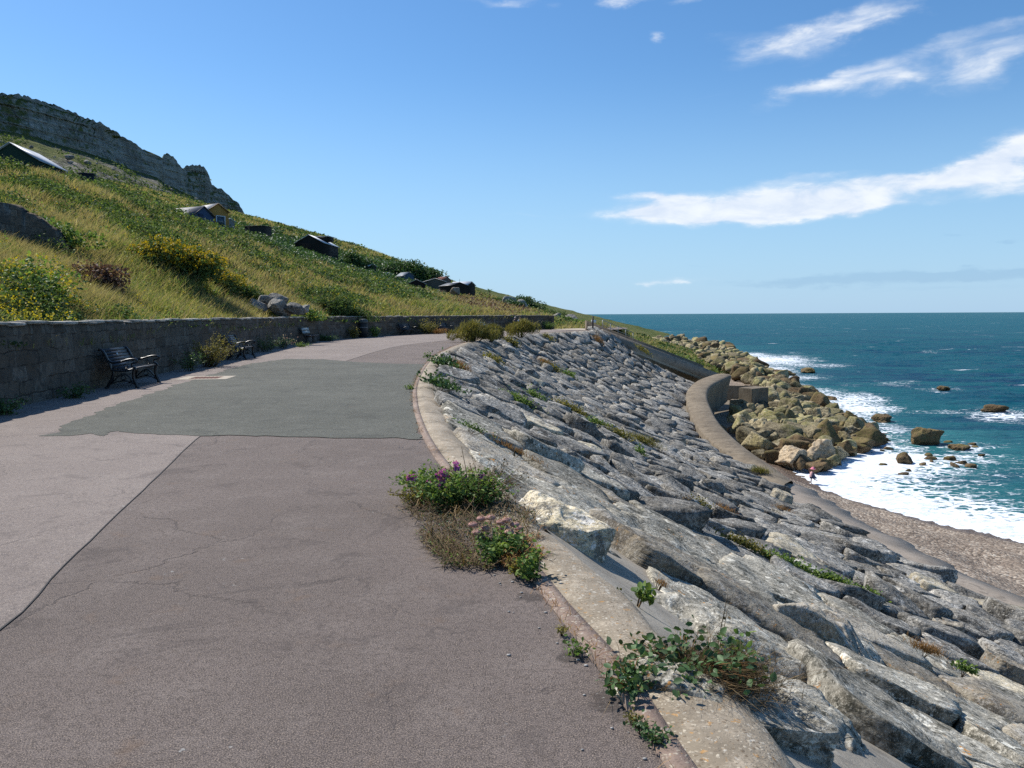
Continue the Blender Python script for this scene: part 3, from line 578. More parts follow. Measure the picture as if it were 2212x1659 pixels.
tag(mb.build('scree', MA['rockfar']), 'tumbled grey scree below the cliff', None, None, 'stuff')

# ---------------------------------------------------------------- shore, beach, sea bed
SEA = -9.5
wl_px = [(2500, 1235), (2212, 1172), (2110, 1150), (2000, 1125), (1900, 1100), (1830, 1078), (1785, 1058), (1757, 1045), (1738, 1030), (1722, 1018)]
WL = [tuple(onz(a, b, SEA)[:2]) for a, b in wl_px]
boul_px = [(1722, 1012), (1790, 1000), (1800, 985), (1860, 965), (1888, 940), (1870, 915), (1790, 880), (1740, 850), (1700, 832), (1670, 812), (1640, 790), (1600, 768), (1560, 752), (1500, 742), (1430, 734), (1390, 731)]
WL += [tuple(onz(a, b, SEA)[:2]) for a, b in boul_px]
WL = crom([(27, -30), (26, 5), (26, 18)]+WL+[(62, 380), (120, 620)], 700)
def shored(x, y):
    """distance seaward of the waterline (positive = sea)"""
    out = np.zeros(len(x)); t = np.gradient(WL, axis=0); t /= np.linalg.norm(t, axis=1)[:, None]
    for i in range(0, len(x), 20000):
        X = x[i:i+20000]; Y = y[i:i+20000]; d = (X[:, None]-WL[None, :, 0])**2+(Y[:, None]-WL[None, :, 1])**2; k = d.argmin(1)
        s = (X-WL[k, 0])*t[k, 1]-(Y-WL[k, 1])*t[k, 0]; out[i:i+20000] = np.sign(s)*np.sqrt(d.min(1))
    return out
toe_o = toe_c[np.argsort(toe_c[:, 1])]
def apron_edge(y):
    """seaward side of the concrete strip in plan, and its height"""
    return np.interp(y, AE[:, 1], AE[:, 0]), np.interp(y, AE[:, 1], AE[:, 2])
ae_px = [(2500, 1400, -6.9), (2212, 1292, -6.9), (2090, 1240, -6.9), (1979, 1184, -6.95), (1865, 1126, -7.0), (1790, 1082, -7.1), (1713, 1040, -7.3), (1662, 1008, -7.2)]
AE = np.array([(17.0, -12, -6.9), (16.8, 8, -6.9)]+[tuple(onz(*q)) for q in ae_px]); AE = AE[np.argsort(AE[:, 1])]
def beach_z(x, y):
    sd = shored(x, y); ax, az = np.interp(y, AE[:, 1], AE[:, 0]), np.interp(y, AE[:, 1], AE[:, 2])
    ax = np.where(y > AE[-1, 1], np.interp(y, toe_o[:, 1], toe_o[:, 0])+2.2, ax); az = np.where(y > AE[-1, 1], -8.3, az)
    da = np.maximum(x-ax, 0)
    f = np.clip(da/(da+np.maximum(-sd, .01)+1e-6), 0, 1)
    z = az-.12+(SEA-az+.1)*f**.8
    z = np.where(sd > 0, SEA-.02-np.minimum(sd*.05, 6)-.0, z)
    z = np.where(x < ax, az-.12-np.minimum((ax-x)*.0, 0), z)
    P = np.column_stack([x, y, 0*x]); z = z+fbm(P*.35, 4)*.10*(f > .05)+np.where(sd < 0, fbm(P*2.5, 2)*.025, 0)
    # storm ridges of shingle along the beach
    z = z+np.where((sd < -2) & (y < 60), .10*np.sin(sd*1.5+fbm(P*.2, 2)*2), 0)*np.clip(da/2, 0, 1)
    return z
def mat_beach():
    m, t, p, pos = newmat('shingle', .95, .15)
    vo = t.n('ShaderNodeTexVoronoi', inp={'Vector': pos, 'Scale': 9.}); vc = t.n('ShaderNodeSeparateColor', inp={0: vo.outputs['Color']}).outputs[0]
    a = t.noise(pos, .5, 5, .6); b = t.noise(pos, 4., 6, .75); at = t.n('ShaderNodeAttribute', attribute_name='wet').outputs['Fac']
    c = t.ramp(vc, [(.1, (.16, .125, .095)), (.45, (.28, .22, .17)), (.8, (.39, .32, .25)), (.97, (.50, .44, .36))])
    c = t.mix(t.ss(a, .4, .62, 0, .55), c, (.175, .135, .105)); c = t.mix(t.ss(b, .52, .66, 0, .55), c, (.09, .068, .05))
    c = t.mix(t.m('MULTIPLY', at, .75), c, (.085, .055, .038)); L(t, c, p.inputs['Base Color'])
    L(t, t.ss(at, 0, 1, .95, .45), p.inputs['Roughness'])
    bump(t, p, t.m('ADD', t.m('MULTIPLY', vo.outputs['Distance'], -1.), t.m('MULTIPLY', b, 1.2)), .8, .07); return m
xs = np.concatenate([np.arange(11, 34, .22), np.arange(34, 110, 2.)]); ys = np.concatenate([np.arange(-30, 12, 2), np.arange(12, 66, .24), np.arange(66, 120, 1.), np.arange(120, 420, 8)])
def bdrop(c, V): return c[:, 0] < np.interp(c[:, 1], toe_o[:, 1], toe_o[:, 0])-1.2
bo = grid_mesh('beach', xs, ys, beach_z, mat_beach(), bdrop); tag(bo, kind='structure')
co = np.empty(len(bo.data.vertices)*3, np.float32); bo.data.vertices.foreach_get('co', co); co = co.reshape(-1, 3)
sd = shored(co[:, 0].astype(float), co[:, 1].astype(float)); wet = np.clip((sd+2.6+fbm(co*.5, 3)*.8)/1.6, 0, 1)
a = bo.data.attributes.new('wet', 'FLOAT', 'POINT'); a.data.foreach_set('value', wet.astype(np.float32))
# concrete apron between the bank and the shingle
ya = np.concatenate([np.linspace(-12, AE[-1, 1], 160)]); A = np.column_stack([np.interp(ya, toe_o[:, 1], toe_o[:, 0])-.8, ya, np.full(160, -6.42)]); B = np.column_stack([np.interp(ya, AE[:, 1], AE[:, 0]), ya, np.interp(ya, AE[:, 1], AE[:, 2])])
B[:, 0] += fbm(np.column_stack([ya*.5, ya*0, ya*0]), 4)*.35
C = B.copy(); C[:, 2] -= .8; V, q = ladder(A, A*.5+B*.5+[0, 0, .05], B, C); tag(link('apron', mesh_np('apron', V, [q], True), MA['apron']), kind='structure')

# ---------------------------------------------------------------- sea
def mat_sea():
    m, t, p, pos = newmat('sea water', .12, .5)
    fo = t.n('ShaderNodeAttribute', attribute_name='foam').outputs['Fac']; sh = t.n('ShaderNodeAttribute', attribute_name='shallow').outputs['Fac']
    ps = t.scale(pos, (1, 1.0, 1)); big = t.noise(t.scale(pos, (.012, .03, 1)), 1., 4, .6); w1 = t.noise(t.scale(pos, (.35, .8, 1), (0, 0, R(10))), 1., 6, .62, .4)
    w2 = t.noise(t.scale(pos, (1.6, 3., 1), (0, 0, R(-6))), 1., 5, .6, .6); w3 = t.noise(t.scale(pos, (.05, .16, 1), (0, 0, R(6))), 1., 5, .6)
    deep = t.mix(t.ss(big, .38, .62), (.0045, .036, .078), (.006, .065, .095)); deep = t.mix(t.ss(w3, .42, .62), deep, (.006, .075, .098))
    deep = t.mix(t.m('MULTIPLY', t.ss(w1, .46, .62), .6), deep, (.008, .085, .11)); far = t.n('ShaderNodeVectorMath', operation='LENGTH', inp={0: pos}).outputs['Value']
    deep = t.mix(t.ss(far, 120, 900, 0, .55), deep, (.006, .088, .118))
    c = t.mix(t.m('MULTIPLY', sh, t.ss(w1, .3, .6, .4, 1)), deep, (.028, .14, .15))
    # lace of foam
    fv = t.n('ShaderNodeVectorMath', operation='ADD', inp={0: pos, 1: t.n('ShaderNodeVectorMath', operation='SCALE', inp={0: t.n('ShaderNodeTexNoise', inp={'Vector': pos, 'Scale': .8, 'Detail': 5.}).outputs['Color'], 'Scale': 2.0}).outputs[0]}).outputs[0]
    vo = t.n('ShaderNodeTexVoronoi', feature='DISTANCE_TO_EDGE', inp={'Vector': t.scale(fv, (.9, 1.3, 0)), 'Scale': 1.3}).outputs['Distance']
    lace = t.ss(vo, .0, .30, 1, 0); fn = t.noise(t.scale(pos, (.55, 1.5, 1)), 1.0, 8, .68, .5)
    k = t.m('ADD', fo, t.m('ADD', t.m('MULTIPLY', t.m('SUBTRACT', fn, .5), 1.5), t.m('MULTIPLY', t.m('SUBTRACT', lace, .55), .55)))
    f1 = t.ss(k, .46, .80); f1 = t.m('MULTIPLY', f1, t.ss(fo, .02, .15))
    # whitecaps out at sea
    wc = t.noise(t.scale(pos, (.05, .20, 1), (0, 0, R(4))), 1., 9, .68, .3); wm = t.noise(t.scale(pos, (.01, .02, 1)), 1., 2)
    wcp = t.m('MULTIPLY', t.ss(t.m('ADD', wc, t.m('MULTIPLY', t.m('SUBTRACT', wm, .5), .12)), .645, .69), .8)
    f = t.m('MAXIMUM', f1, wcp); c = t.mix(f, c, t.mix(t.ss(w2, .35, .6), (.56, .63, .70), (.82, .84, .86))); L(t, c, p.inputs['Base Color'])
    L(t, t.m('ADD', .16, t.m('MULTIPLY', f, .6)), p.inputs['Roughness']); L(t, t.m('MULTIPLY', t.m('SUBTRACT', 1., f), .12), p.inputs['Specular IOR Level'])
    h = t.m('ADD', t.m('MULTIPLY', w1, 1.0), t.m('ADD', t.m('MULTIPLY', w2, .35), t.m('MULTIPLY', w3, 1.6))); h = t.m('ADD', h, t.m('MULTIPLY', f, .12))
    b = bump(t, p, h, .9, .8)
    bn = t.n('ShaderNodeBump', inp={'Strength': .55, 'Distance': .8, 'Height': h}).outputs[0]
    dif = t.n('ShaderNodeBsdfDiffuse', inp={0: c, 'Normal': bn}); glo = t.n('ShaderNodeBsdfGlossy', inp={0: (1, 1, 1, 1), 1: t.m('ADD', .13, t.m('MULTIPLY', f, .6)), 'Normal': bn})
    lw = t.n('ShaderNodeLayerWeight', inp={0: .28, 'Normal': bn}).outputs['Facing']
    fr = t.m('MULTIPLY', t.ss(lw, .2, 1.0, .025, .16), t.m('SUBTRACT', 1., t.m('MULTIPLY', f, .9)))
    mx = t.n('ShaderNodeMixShader', inp={0: fr, 1: dif.outputs[0], 2: glo.outputs[0]}); L(t, mx.outputs[0], m.node_tree.nodes['Material Output'].inputs[0]); return m
def sea():
    xs = np.unique(np.concatenate([np.arange(14, 62, .25), np.arange(62, 140, .8), 140*1.09**np.arange(0, 64), -8*1.12**np.arange(0, 60)[::-1], np.arange(-6, 14, 4)])); ys = np.unique(np.concatenate([np.arange(16, 110, .28), np.arange(110, 330, 1.3), 330*1.07**np.arange(0, 64), -(10*1.2**np.arange(0, 38))[::-1], np.arange(-8, 16, 3)]))
    X, Y = np.meshgrid(xs, ys); x, y = X.ravel(), Y.ravel(); r = np.hypot(x, y); sd = np.full(len(x), 500.)
    k = (r < 520) & (y > -40) & (x > -20); sd[k] = shored(x[k], y[k])
    amp = np.clip(sd/45, 0, 1)*np.clip(1-(r-60)/500, 0, 1); P = np.column_stack([x, y, 0*x])
    z = np.full(len(x), SEA); nk = (r < 600) & (sd > -6) & (x > 0)
    z[nk] += amp[nk]*(fbm(P[nk]*[.09, .20, 1], 4)*.62+fbm(P[nk]*[.5, .9, 1], 3)*.14)+.03*fbm(P[nk]*1.2, 2)
    # breaking swell bands and swash
    band = lambda c, w, a: a*np.exp(-((sd-c-fbm(P*[.05, .05, 1]+c, 3)*3.5)/w)**2)
    fo = np.zeros(len(x)); swash = (y < 62) & (x > 14)
    edge = np.clip((y-30)/10, 0, 1)
    fo = np.where(swash, .95*np.exp(-(np.clip(sd, 0, 99)/6.5)**2)+.16*np.exp(-(np.clip(sd, 0, 99)/16)**2), 0)
    reef = np.exp(-(((x-31)/11)**2+((y-66)/15)**2))*.35
    fo = fo+np.where(sd < 70, (band(1.0, 2.2, .42)+(band(8, 1.5, .22)+band(17, 1.6, .2))*np.clip(fbm(P*[.06, .06, 1]+4, 3)*3, 0, 1)), 0)*(~swash)+np.where(sd < 60, .05, 0)+reef*.4
    for (px, py, rx, ry, a) in [(1700, 778, 60, 12, .9), (1640, 772, 30, 10, .6), (1450, 738, 70, 6, .9), (1490, 741, 40, 4, .7), (1840, 865, 60, 14, 1.), (1900, 885, 60, 10, .8), (1790, 845, 50, 8, .5), (2160, 895, 70, 12, .9), (2030, 890, 50, 5, .6), (2040, 842, 40, 6, .5), (2100, 965, 60, 8, .4), (1960, 985, 60, 22, .5), (1880, 985, 60, 25, .7),
                                (1800, 790, 60, 5, .5), (1930, 828, 60, 5, .4), (2010, 760, 30, 4, .4), (1600, 765, 40, 5, .6), (1700, 805, 30, 8, .6), (1760, 815, 40, 6, .5)]:
        c = onz(px, py, SEA); e1 = onz(px+rx, py, SEA)-c; e2 = onz(px, py-ry, SEA)-c
        A = np.array([e1[:2], e2[:2]]).T; uv = np.linalg.solve(A, np.array([x-c[0], y-c[1]])); fo = fo+a*.75*np.exp(-(uv**2).sum(0))
    fo[~k] = 0; fo = np.clip(fo, 0, 1.3); shl = np.exp(-(np.clip(sd, 0, 200)/16)**2)*(y < 75)+.35*np.exp(-(np.clip(sd, 0, 200)/14)**2)*(y >= 75)
    z = z+np.clip(fo-.5, 0, 1)*.05
    V = np.column_stack([x, y, z]); n = len(xs); idx = np.arange(len(V)).reshape(len(ys), n); q = np.stack([idx[:-1, :-1], idx[:-1, 1:], idx[1:, 1:], idx[1:, :-1]], -1).reshape(-1, 4)
    c = V[q].mean(1); q = q[~((c[:, 1] < 250) & (c[:, 1] > -200) & (c[:, 0] < 16) & (c[:, 0] > -900))]
    me = mesh_np('sea', V, [q], True)
    for nm, v in (('foam', fo), ('shallow', np.clip(shl, 0, 1))): a = me.attributes.new(nm, 'FLOAT', 'POINT'); a.data.foreach_set('value', v.astype(np.float32))
    tag(link('sea', me, mat_sea()), kind='structure')
sea()
# ground far below everything, out to the horizon behind the viewer
tag(grid_mesh('ground', np.array([-30000., -170.]), np.array([-30000., -30., 450., 3000.]), lambda x, y: np.full(len(x), -9.6), MA['turf']), kind='structure')

# ---------------------------------------------------------------- curved sea wall with its landing and steps
lw_px = [(1545.5, 814.7, -4.9), (1507, 829, -5.2), (1484, 852, -5.5), (1484, 877.5, -5.8), (1494, 910, -6.05), (1520, 948.5, -6.2), (1568, 984, -6.3), (1632, 1022.6, -6.4), (1681, 1058, -6.45)]
rw_px = [(1579, 816, -4.9), (1537, 838, -5.2), (1527, 862, -5.5), (1539, 897, -5.8), (1556, 925, -6.05), (1583, 952, -6.2), (1622, 981, -6.35), (1664, 1007, -6.5), (1713, 1040, -6.9)]
LW = crom([tuple(onz(*q)) for q in lw_px], 120); RW = crom([tuple(onz(*q)) for q in rw_px], 120); LW[:, 2] += .25; RW[:, 2] += .22
f = np.linspace(0, 1, 120); LW[:, 2] -= .33*np.clip((f-.72)/.25, 0, 1); RW[:, 2] -= .25*np.clip((f-.75)/.25, 0, 1)
ctr = (LW+RW)/2; up = np.array([0, 0, 1.])
dirn = RW-LW; dirn[:, 2] = 0; dirn /= np.linalg.norm(dirn, axis=1)[:, None]
drop = np.interp(f, [0, .1, .62, .8, .95, 1], [2.6, 2.9, 2.6, 1.6, .7, .5])
rails = [LW-up*1.2-dirn*.1, LW, LW*.97+RW*.03+up*.07, ctr+up*.16, LW*.12+RW*.88+up*.12, RW, RW+dirn*.05-up*.16, RW-dirn*.12-up*(drop[:, None]*.3), RW-dirn*.30-up*(drop[:, None]*.65), RW-dirn*.30-up*drop[:, None]]
sw = empty('sea_wall', tuple(ctr[40]), 0, 'curved brown concrete sea wall with a rounded top at the foot of the stone bank', 'sea wall')
O = np.array(sw.location); V, q = ladder(*[r-O for r in rails]); link('wall_crest', mesh_np('wall_crest', V, [q], True), MA['seawall'], sw)
mb = MB(); a = rails[1][0]; 
e0 = np.array([r[0] for r in rails])-O; mb.add(e0, [[0, k, k+1] for k in range(1, len(e0)-1)]); mb.build('end_face', MA['seawall'], sw)
# lower landing behind the wall's hollow
ld = empty('landing', tuple(onz(1600, 905, -8.3)), 0, 'low concrete landing in the hollow of the curved sea wall with two block walls', 'landing')
O2 = np.array(ld.location)
poly = [onz(a, b, -8.15) for a, b in [(1540, 905), (1556, 845), (1590, 838), (1650, 868), (1650, 880), (1600, 893), (1598, 908), (1570, 925)]]
mb = MB(); bm = bmesh.new(); fc = bm.faces.new([bm.verts.new(p-O2) for p in poly]); r = bmesh.ops.extrude_face_region(bm, geom=[fc]); bmesh.ops.translate(bm, verts=[g for g in r['geom'] if isinstance(g, bmesh.types.BMVert)], vec=(0, 0, -1.6)); me = bpy.data.meshes.new('deck'); bm.to_mesh(me); bm.free(); link('deck', me, MA['seawall'], ld)
def wallblock(name, pa, pb, z0, h, th, parent, O):
    a, b = np.array(pa)[:2], np.array(pb)[:2]; mb = MB(); d = b-a; bm = bmesh.new()
    bmesh.ops.create_cube(bm, size=1, matrix=Matrix.Translation((*((a+b)/2-O[:2]), z0+h/2-O[2])) @ Matrix.Rotation(math.atan2(d[1], d[0]), 4, 'Z') @ Matrix.Diagonal((np.linalg.norm(d), th, h, 1)))
    bmesh.ops.bevel(bm, geom=bm.edges[:], offset=.05, segments=2, affect='EDGES'); me = bpy.data.meshes.new(name); bm.to_mesh(me); bm.free(); return link(name, me, MA['seawall'], parent)
def inpoly(x, y, poly):
    c = np.zeros(len(x), bool); P = np.array(poly, float); j = len(P)-1
    for i in range(len(P)):
        k = ((P[i, 1] > y) != (P[j, 1] > y)) & (x < (P[j, 0]-P[i, 0])*(y-P[i, 1])/(P[j, 1]-P[i, 1]+1e-12)+P[i, 0]); c ^= k; j = i
    return c
wallblock('block_wall', onz(1609, 884, -8.15), onz(1645, 880, -8.15), -8.4, 2.4, 1.7, ld, O2)
wallblock('back_wall', onz(1572, 864, -8.15), onz(1640, 866, -8.15), -8.4, 1.9, .5, ld, O2)
wallblock('low_plinth', onz(1578, 874, -8.15), onz(1602, 875, -8.15), -8.3, .7, 1.2, ld, O2)
stp = empty('concrete_steps', tuple(onz(1578, 925, -8.2)), 0, 'short flight of dark concrete steps from the landing down to the boulders', 'steps')
O3 = np.array(stp.location); mb = MB()
for k in range(7):
    mb.box((1.0-k*.02, .3-.42*k, -.15-.17*k-.6), (2.6, .42, 1.2), rz=-.15)
mb.build('treads', MA['seawall'], stp)
# ---------------------------------------------------------------- far stairs beside the bank
def stairs():
    s0 = np.array([top_end[0]+.6, top_end[1]-.2, 0.]); s1 = onz(1547, 812, -5.0); s1 = s1
    st = empty('stairs', tuple(s0), 0, 'long concrete staircase running down beside the stone bank to the shore', 'stairs')
    n = 30; d = (s1-s0)/n; h = np.array([d[0], d[1], 0]); hn = h/np.linalg.norm(h); side = np.array([-hn[1], hn[0], 0]); wid = 2.3; rz = math.atan2(hn[1], hn[0])
    mb = MB()
    for k in range(n):
        c = d*(k+.5)+side*(wid/2+.1); mb.box((c[0], c[1], d[2]*k-.30), (np.linalg.norm(h)+.01, wid, .6), rz=rz)
    mb.build('treads', MA['apron'], st)
    def beam(off, w, top, bot, name, mat):
        mb = MB(); a0 = side*off-hn*.3; a1 = s1-s0+side*off+hn*.6; V = []
        for P in (a0, a1):
            for sgn in (-1, 1):
                for zz in (bot, top): V.append(P+side*sgn*w/2+[0, 0, zz])
        mb.add(V, [[0, 1, 3, 2], [4, 6, 7, 5], [0, 4, 5, 1], [2, 3, 7, 6], [0, 2, 6, 4], [1, 5, 7, 3]]); mb.build(name, mat, st)
    beam(-.05, .3, .12, -.9, 'kerb_string', MA['apron']); beam(wid+.35, .32, .95, -1.2, 'side_wall', MA['seawall'])
    mb = MB(); P0 = side*(wid+.35)+[0, 0, .95]
    for k in range(0, 5): b = side*.3+d*(k*1.9)+[0, 0, 0]; mb.tube([b, b+[0, 0, 1.0]], .03, 6)
    mb.tube([side*.3+[0, 0, 1.0]+d*0, side*.3+d*7.6+[0, 0, 1.0]], .03, 6); mb.tube([side*.3+[0, 0, .55], side*.3+d*7.6+[0, 0, .55]], .02, 6)
    mb.build('handrail', simple('galvanised rail', (.30, .31, .32), .5, .5, .1, metal=.5), st)
stairs()
# ---------------------------------------------------------------- foreground and bank stones
def frame_at(P):
    """local axes on the bank: along, down the fall line, outward normal"""
    e = .4; z0 = slope_z(P[:, 0], P[:, 1]); zx = (slope_z(P[:, 0]+e, P[:, 1])-slope_z(P[:, 0]-e, P[:, 1]))/(2*e); zy = (slope_z(P[:, 0], P[:, 1]+e)-slope_z(P[:, 0], P[:, 1]-e))/(2*e)
    n = np.column_stack([-zx, -zy, np.ones(len(P))]); n /= np.linalg.norm(n, axis=1)[:, None]
    g = np.column_stack([-zx, -zy]); g /= np.linalg.norm(g, axis=1)[:, None]+1e-9
    dwn = np.column_stack([g, -(zx*-g[:, 0]*-1+zy*g[:, 1]*1)*0]); dwn = np.cross(np.cross(n, np.column_stack([g, 0*g[:, 0]])), n); dwn /= np.linalg.norm(dwn, axis=1)[:, None]
    al = np.cross(n, dwn); return al, dwn, n
SG = slope_pt(uu.ravel(), vv.ravel())
# sites: dart throwing in plan with a random reach per stone
cand = []
ncand = 26000; cu = rng.uniform(0, .9995, ncand); cvv = rng.uniform(.012, .942, ncand); C = slope_pt(cu, cvv)
L_u = np.linalg.norm(SA-SB, axis=1)
hand = [  # px, py, along size, down size, height, tilt(down), tilt(along), yaw, material, label
 (1205, 1150, .86, .62, .13, 4, 6, 10, 'rockpale', 'pale cream boulder with an orange-flecked top lying beside the flowering weeds at the path edge'),
 (1755, 1385, 1.75, .72, .36, 3, -3, -6, 'rocktan', 'big tan lichened block jutting from the bank above a deep dark shadow'),
 (1560, 1385, 1.9, .42, .13, 0, -3, -4, 'rock', 'long grey slab with a lichen-dark rounded end next to the bramble clump'),
 (1560, 1530, .9, .30, .09, 0, -2, 6, 'rock', 'grey slab with dark cracks and a white bird-dropping stain, below the bramble clump'),
 (1780, 1590, 1.1, .40, .10, 0, -3, 2, 'rock', 'broad pale-edged slab at the very bottom of the view'),
 (2045, 1365, .56, .26, .24, -8, 8, 10, 'rocktan', 'small knobbly cream block standing over its own shadow near the right edge'),
 (2165, 1450, .60, .42, .26, 0, 0, 0, 'rocktan', 'tan stone with orange lichen at the right edge beside a strip of green weeds'),
 (1685, 1086, .75, .50, .45, 4, -3, 0, 'rockpale', 'pale squared block standing proud at the foot of the bank'),
]
HS = np.array([onslope(h[0], h[1]) for h in hand])
keep = []; kr = []
KX = np.zeros((0, 3)); 
r_c = np.clip(rng.normal(.62, .13, ncand), .42, .98)*np.interp(C[:, 1], [0, 5, 9, 14, 40], [1.35, 1.3, 1.15, 1.0, .95])*np.where(C[:, 1] > 62, .92, 1)
big = rng.random(ncand) < .12; r_c[big] *= 1.3
hr = np.array([.9, .85, .7, .6, .75, .4, .45, .9])*.8
cellsz = 2.; cells = {}
def nearok(p, r):
    i, j = int(p[0]//cellsz), int(p[1]//cellsz)
    for a in (-1, 0, 1):
        for b in (-1, 0, 1):
            for q, rr in cells.get((i+a, j+b), ()):
                dx = p-q; 
                if dx @ dx < ((r+rr)*.82)**2: return False
    return True
def addcell(p, r): cells.setdefault((int(p[0]//cellsz), int(p[1]//cellsz)), []).append((p, r))
for p, r in zip(HS, hr): addcell(p, r)
lipd = lambda P: np.sqrt(((P[:, None, :2]-EDGE[None, ::6])**2).sum(2).min(1))
ld_ = lipd(C); cq = topix(C)
bare = inpoly(cq[:, 0], cq[:, 1], [(1170, 1205), (1330, 1195), (1560, 1290), (1470, 1315), (1290, 1275)])
for k in range(ncand):
    if ld_[k] < .60 or bare[k]: continue
    if nearok(C[k], r_c[k]): addcell(C[k], r_c[k]); keep.append(k)
SP = C[keep]; SR = r_c[keep]; allp = np.vstack([SP, HS]); AL, DW, NM = frame_at(SP)
print('bank stones', len(SP))
ST = 1.18                                              # stones are longer down the bank than along it
def stone(i, lvl):
    p = SP[i]; rel = allp-p; d2 = (rel**2).sum(1); nb = np.argsort(d2)[1:13]; r = np.random.default_rng(i)
    nr0 = p[1] < 14; q = rel[nb] @ np.array([AL[i], DW[i], NM[i]]).T; q[:, 2] = 0; M = np.array([1, 1/(1.1 if nr0 else ST)**2, 1]); nv = q*M; ln = np.linalg.norm(nv, axis=1)+1e-9
    dist = (q*M*q).sum(1)/2/ln; gap = r.uniform(.005, .035 if nr0 else .10); N = [*(nv/ln[:, None])]; Dd = [*np.maximum(dist-gap, .2)]
    kz = 2.1 if nr0 else 1.; ad = r.uniform(.55, 1.15)*(1.2 if SR[i] > .75 else 1)*kz; bd = r.uniform(.75, 1.5)*(1.2 if SR[i] > .75 else 1)*kz
    for n_, d_ in (((1, 0, 0), ad), ((-1, 0, 0), ad), ((0, 1, 0), bd), ((0, -1, 0), bd)): N.append(np.array(n_, float)); Dd.append(d_)
    nr_ = p[1] < 14; hgt = r.uniform(.03, .12)+(.08 if r.random() < .25 else 0) if nr_ else r.uniform(.05, .22)+(.14 if r.random() < .15 else 0); ta, tb = r.normal(-.02, .05 if nr_ else .13), r.normal(.01, .04 if nr_ else .10)
    if r.random() < .05 and not nr_: ta += r.choice([-.3, .3])
    tn = np.array([ta, tb, 1.]); tn /= np.linalg.norm(tn); N.append(tn); Dd.append(hgt); N.append(np.array([0, 0, -1.])); Dd.append(.35)
    if r.random() < (.3 if nr_ else .6): tn = np.array([r.normal(0, .55), r.normal(0, .5), 1.]); tn /= np.linalg.norm(tn); N.append(tn); Dd.append(hgt*r.uniform(1.05, 1.6)+.1)
    N = np.array(N); Dd = np.array(Dd); N[:4] = N[:4]
    k_ = int(((EDGE-p[:2])**2).sum(1).argmin()); tw = EDGE[k_]-p[:2]; le = np.linalg.norm(tw)
    if le < 2.6: e3 = np.array([*tw/le, 0.]); loc = np.array([e3 @ AL[i], e3 @ DW[i], 0]); N = np.vstack([N, loc/np.linalg.norm(loc)]); Dd = np.append(Dd, max(le-.37, .12))
    # side faces lean a little
    lean = r.normal(.0, .16, len(N)); N[:, 2] += np.where(np.abs(N[:, 2]) < .3, lean, 0); N /= np.linalg.norm(N, axis=1)[:, None]
    S = (min(ad, .9*kz), min(bd, 1.2*kz), .22)
    V, Fc = polyrock(lvl, N, Dd, S, p=42 if lvl > 4 else 30, amp=.022 if lvl > 4 else .035, fs=2.6, ledge=.028 if lvl > 4 else .02, seed=i*.37)
    ext = np.abs(V).max(0); return V @ np.array([AL[i], DW[i], NM[i]]), Fc
pix = topix(SP); dd = np.linalg.norm(SP-[0, 0, EYE], axis=1)
inview = (pix[:, 0] > -60) & (pix[:, 0] < 2330) & (pix[:, 1] > 600) & (pix[:, 1] < 1800) & (SP[:, 1] > 0)
size = SR/dd*np.where(inview, 1, .0); order = np.argsort(-size)
top = [i for i in order[:292] if inview[i]]; rest = [i for i in range(len(SP)) if i not in set(top)]
rockmats = [MA['rock'], MA['rockfar'], MA['rock'], MA['rocktan']]
tb_r = np.percentile(SP[:, 0], 50)
for i in top:
    lvl = 6 if dd[i] < 6.0 else 5 if dd[i] < 13 else 4
    V, Fc = stone(i, lvl); 
    mt = (MA['rocktan'] if random.random() < .16 else MA['rock']) if dd[i] < 15 else (MA['rockpale'] if random.random() < .035 else MA['rockfar'])
    o = link('bank_stone', mesh_np('bank_stone', V, [Fc], lvl > 4), mt, None, SP[i])
    near = 'near the path edge' if lipd(SP[i:i+1])[0] < 2.2 else ('low down beside the concrete apron' if pix[i, 0] > 1500 and SP[i, 2] < -4.8 else 'in the body of the slope')
    tone = {'limestone': 'grey rough stone', 'tan limestone lichened': 'tan stone'}.get(mt.name, 'weathered stone' if mt is MA['rockfar'] else 'lichened stone')
    tag(o, f'{tone} set in the sloping sea bank, {near}', 'stone', f'{tone}s of the bank {near}')
mb = MB()
for i in rest:
    V, Fc = stone(i, 3); mb.add(V+SP[i], Fc)
tag(mb.build('bank_rubble', MA['rockfar']), kind='stuff')['label'] = 'far dense mass of small stone slabs pitched into the sea bank'
def handstone(h, P, lvl=6, sd=0):
    al, dw, nm = [a[0] for a in frame_at(P[None])]; r = np.random.default_rng(sd+50); yaw = R(h[7]); a2 = al*math.cos(yaw)+dw*math.sin(yaw); d2 = dw*math.cos(yaw)-al*math.sin(yaw)
    W, D, H = h[3], h[2], h[4]                          # W along bank, D down the bank
    N = [(1, 0, .1), (-1, 0, .05), (0, 1, .0), (0, -1, .12), (math.sin(R(h[6])), math.sin(R(h[5])), 1), (0, 0, -1)]; Dd = [W/1, W/1, D/1, D/1, H, .4]
    for k in range(7):
        a = k*.9+r.uniform(-.2, .2); n = (math.cos(a), math.sin(a), r.uniform(-.1, .2)); N.append(n); Dd.append(math.hypot(W*math.cos(a), D*math.sin(a))*r.uniform(.82, 1.05))
    for k in range(2): N.append((r.normal(0, .4), r.normal(0, .3), 1)); Dd.append(H*r.uniform(1.05, 1.35))
    N = np.array(N, float); N /= np.linalg.norm(N, axis=1)[:, None]
    V, Fc = polyrock(lvl, N, np.array(Dd), (W, D, H), p=34, amp=.026, fs=2.6, seed=sd*2.3+1, ledge=.03); return V @ np.array([a2, d2, nm]), Fc
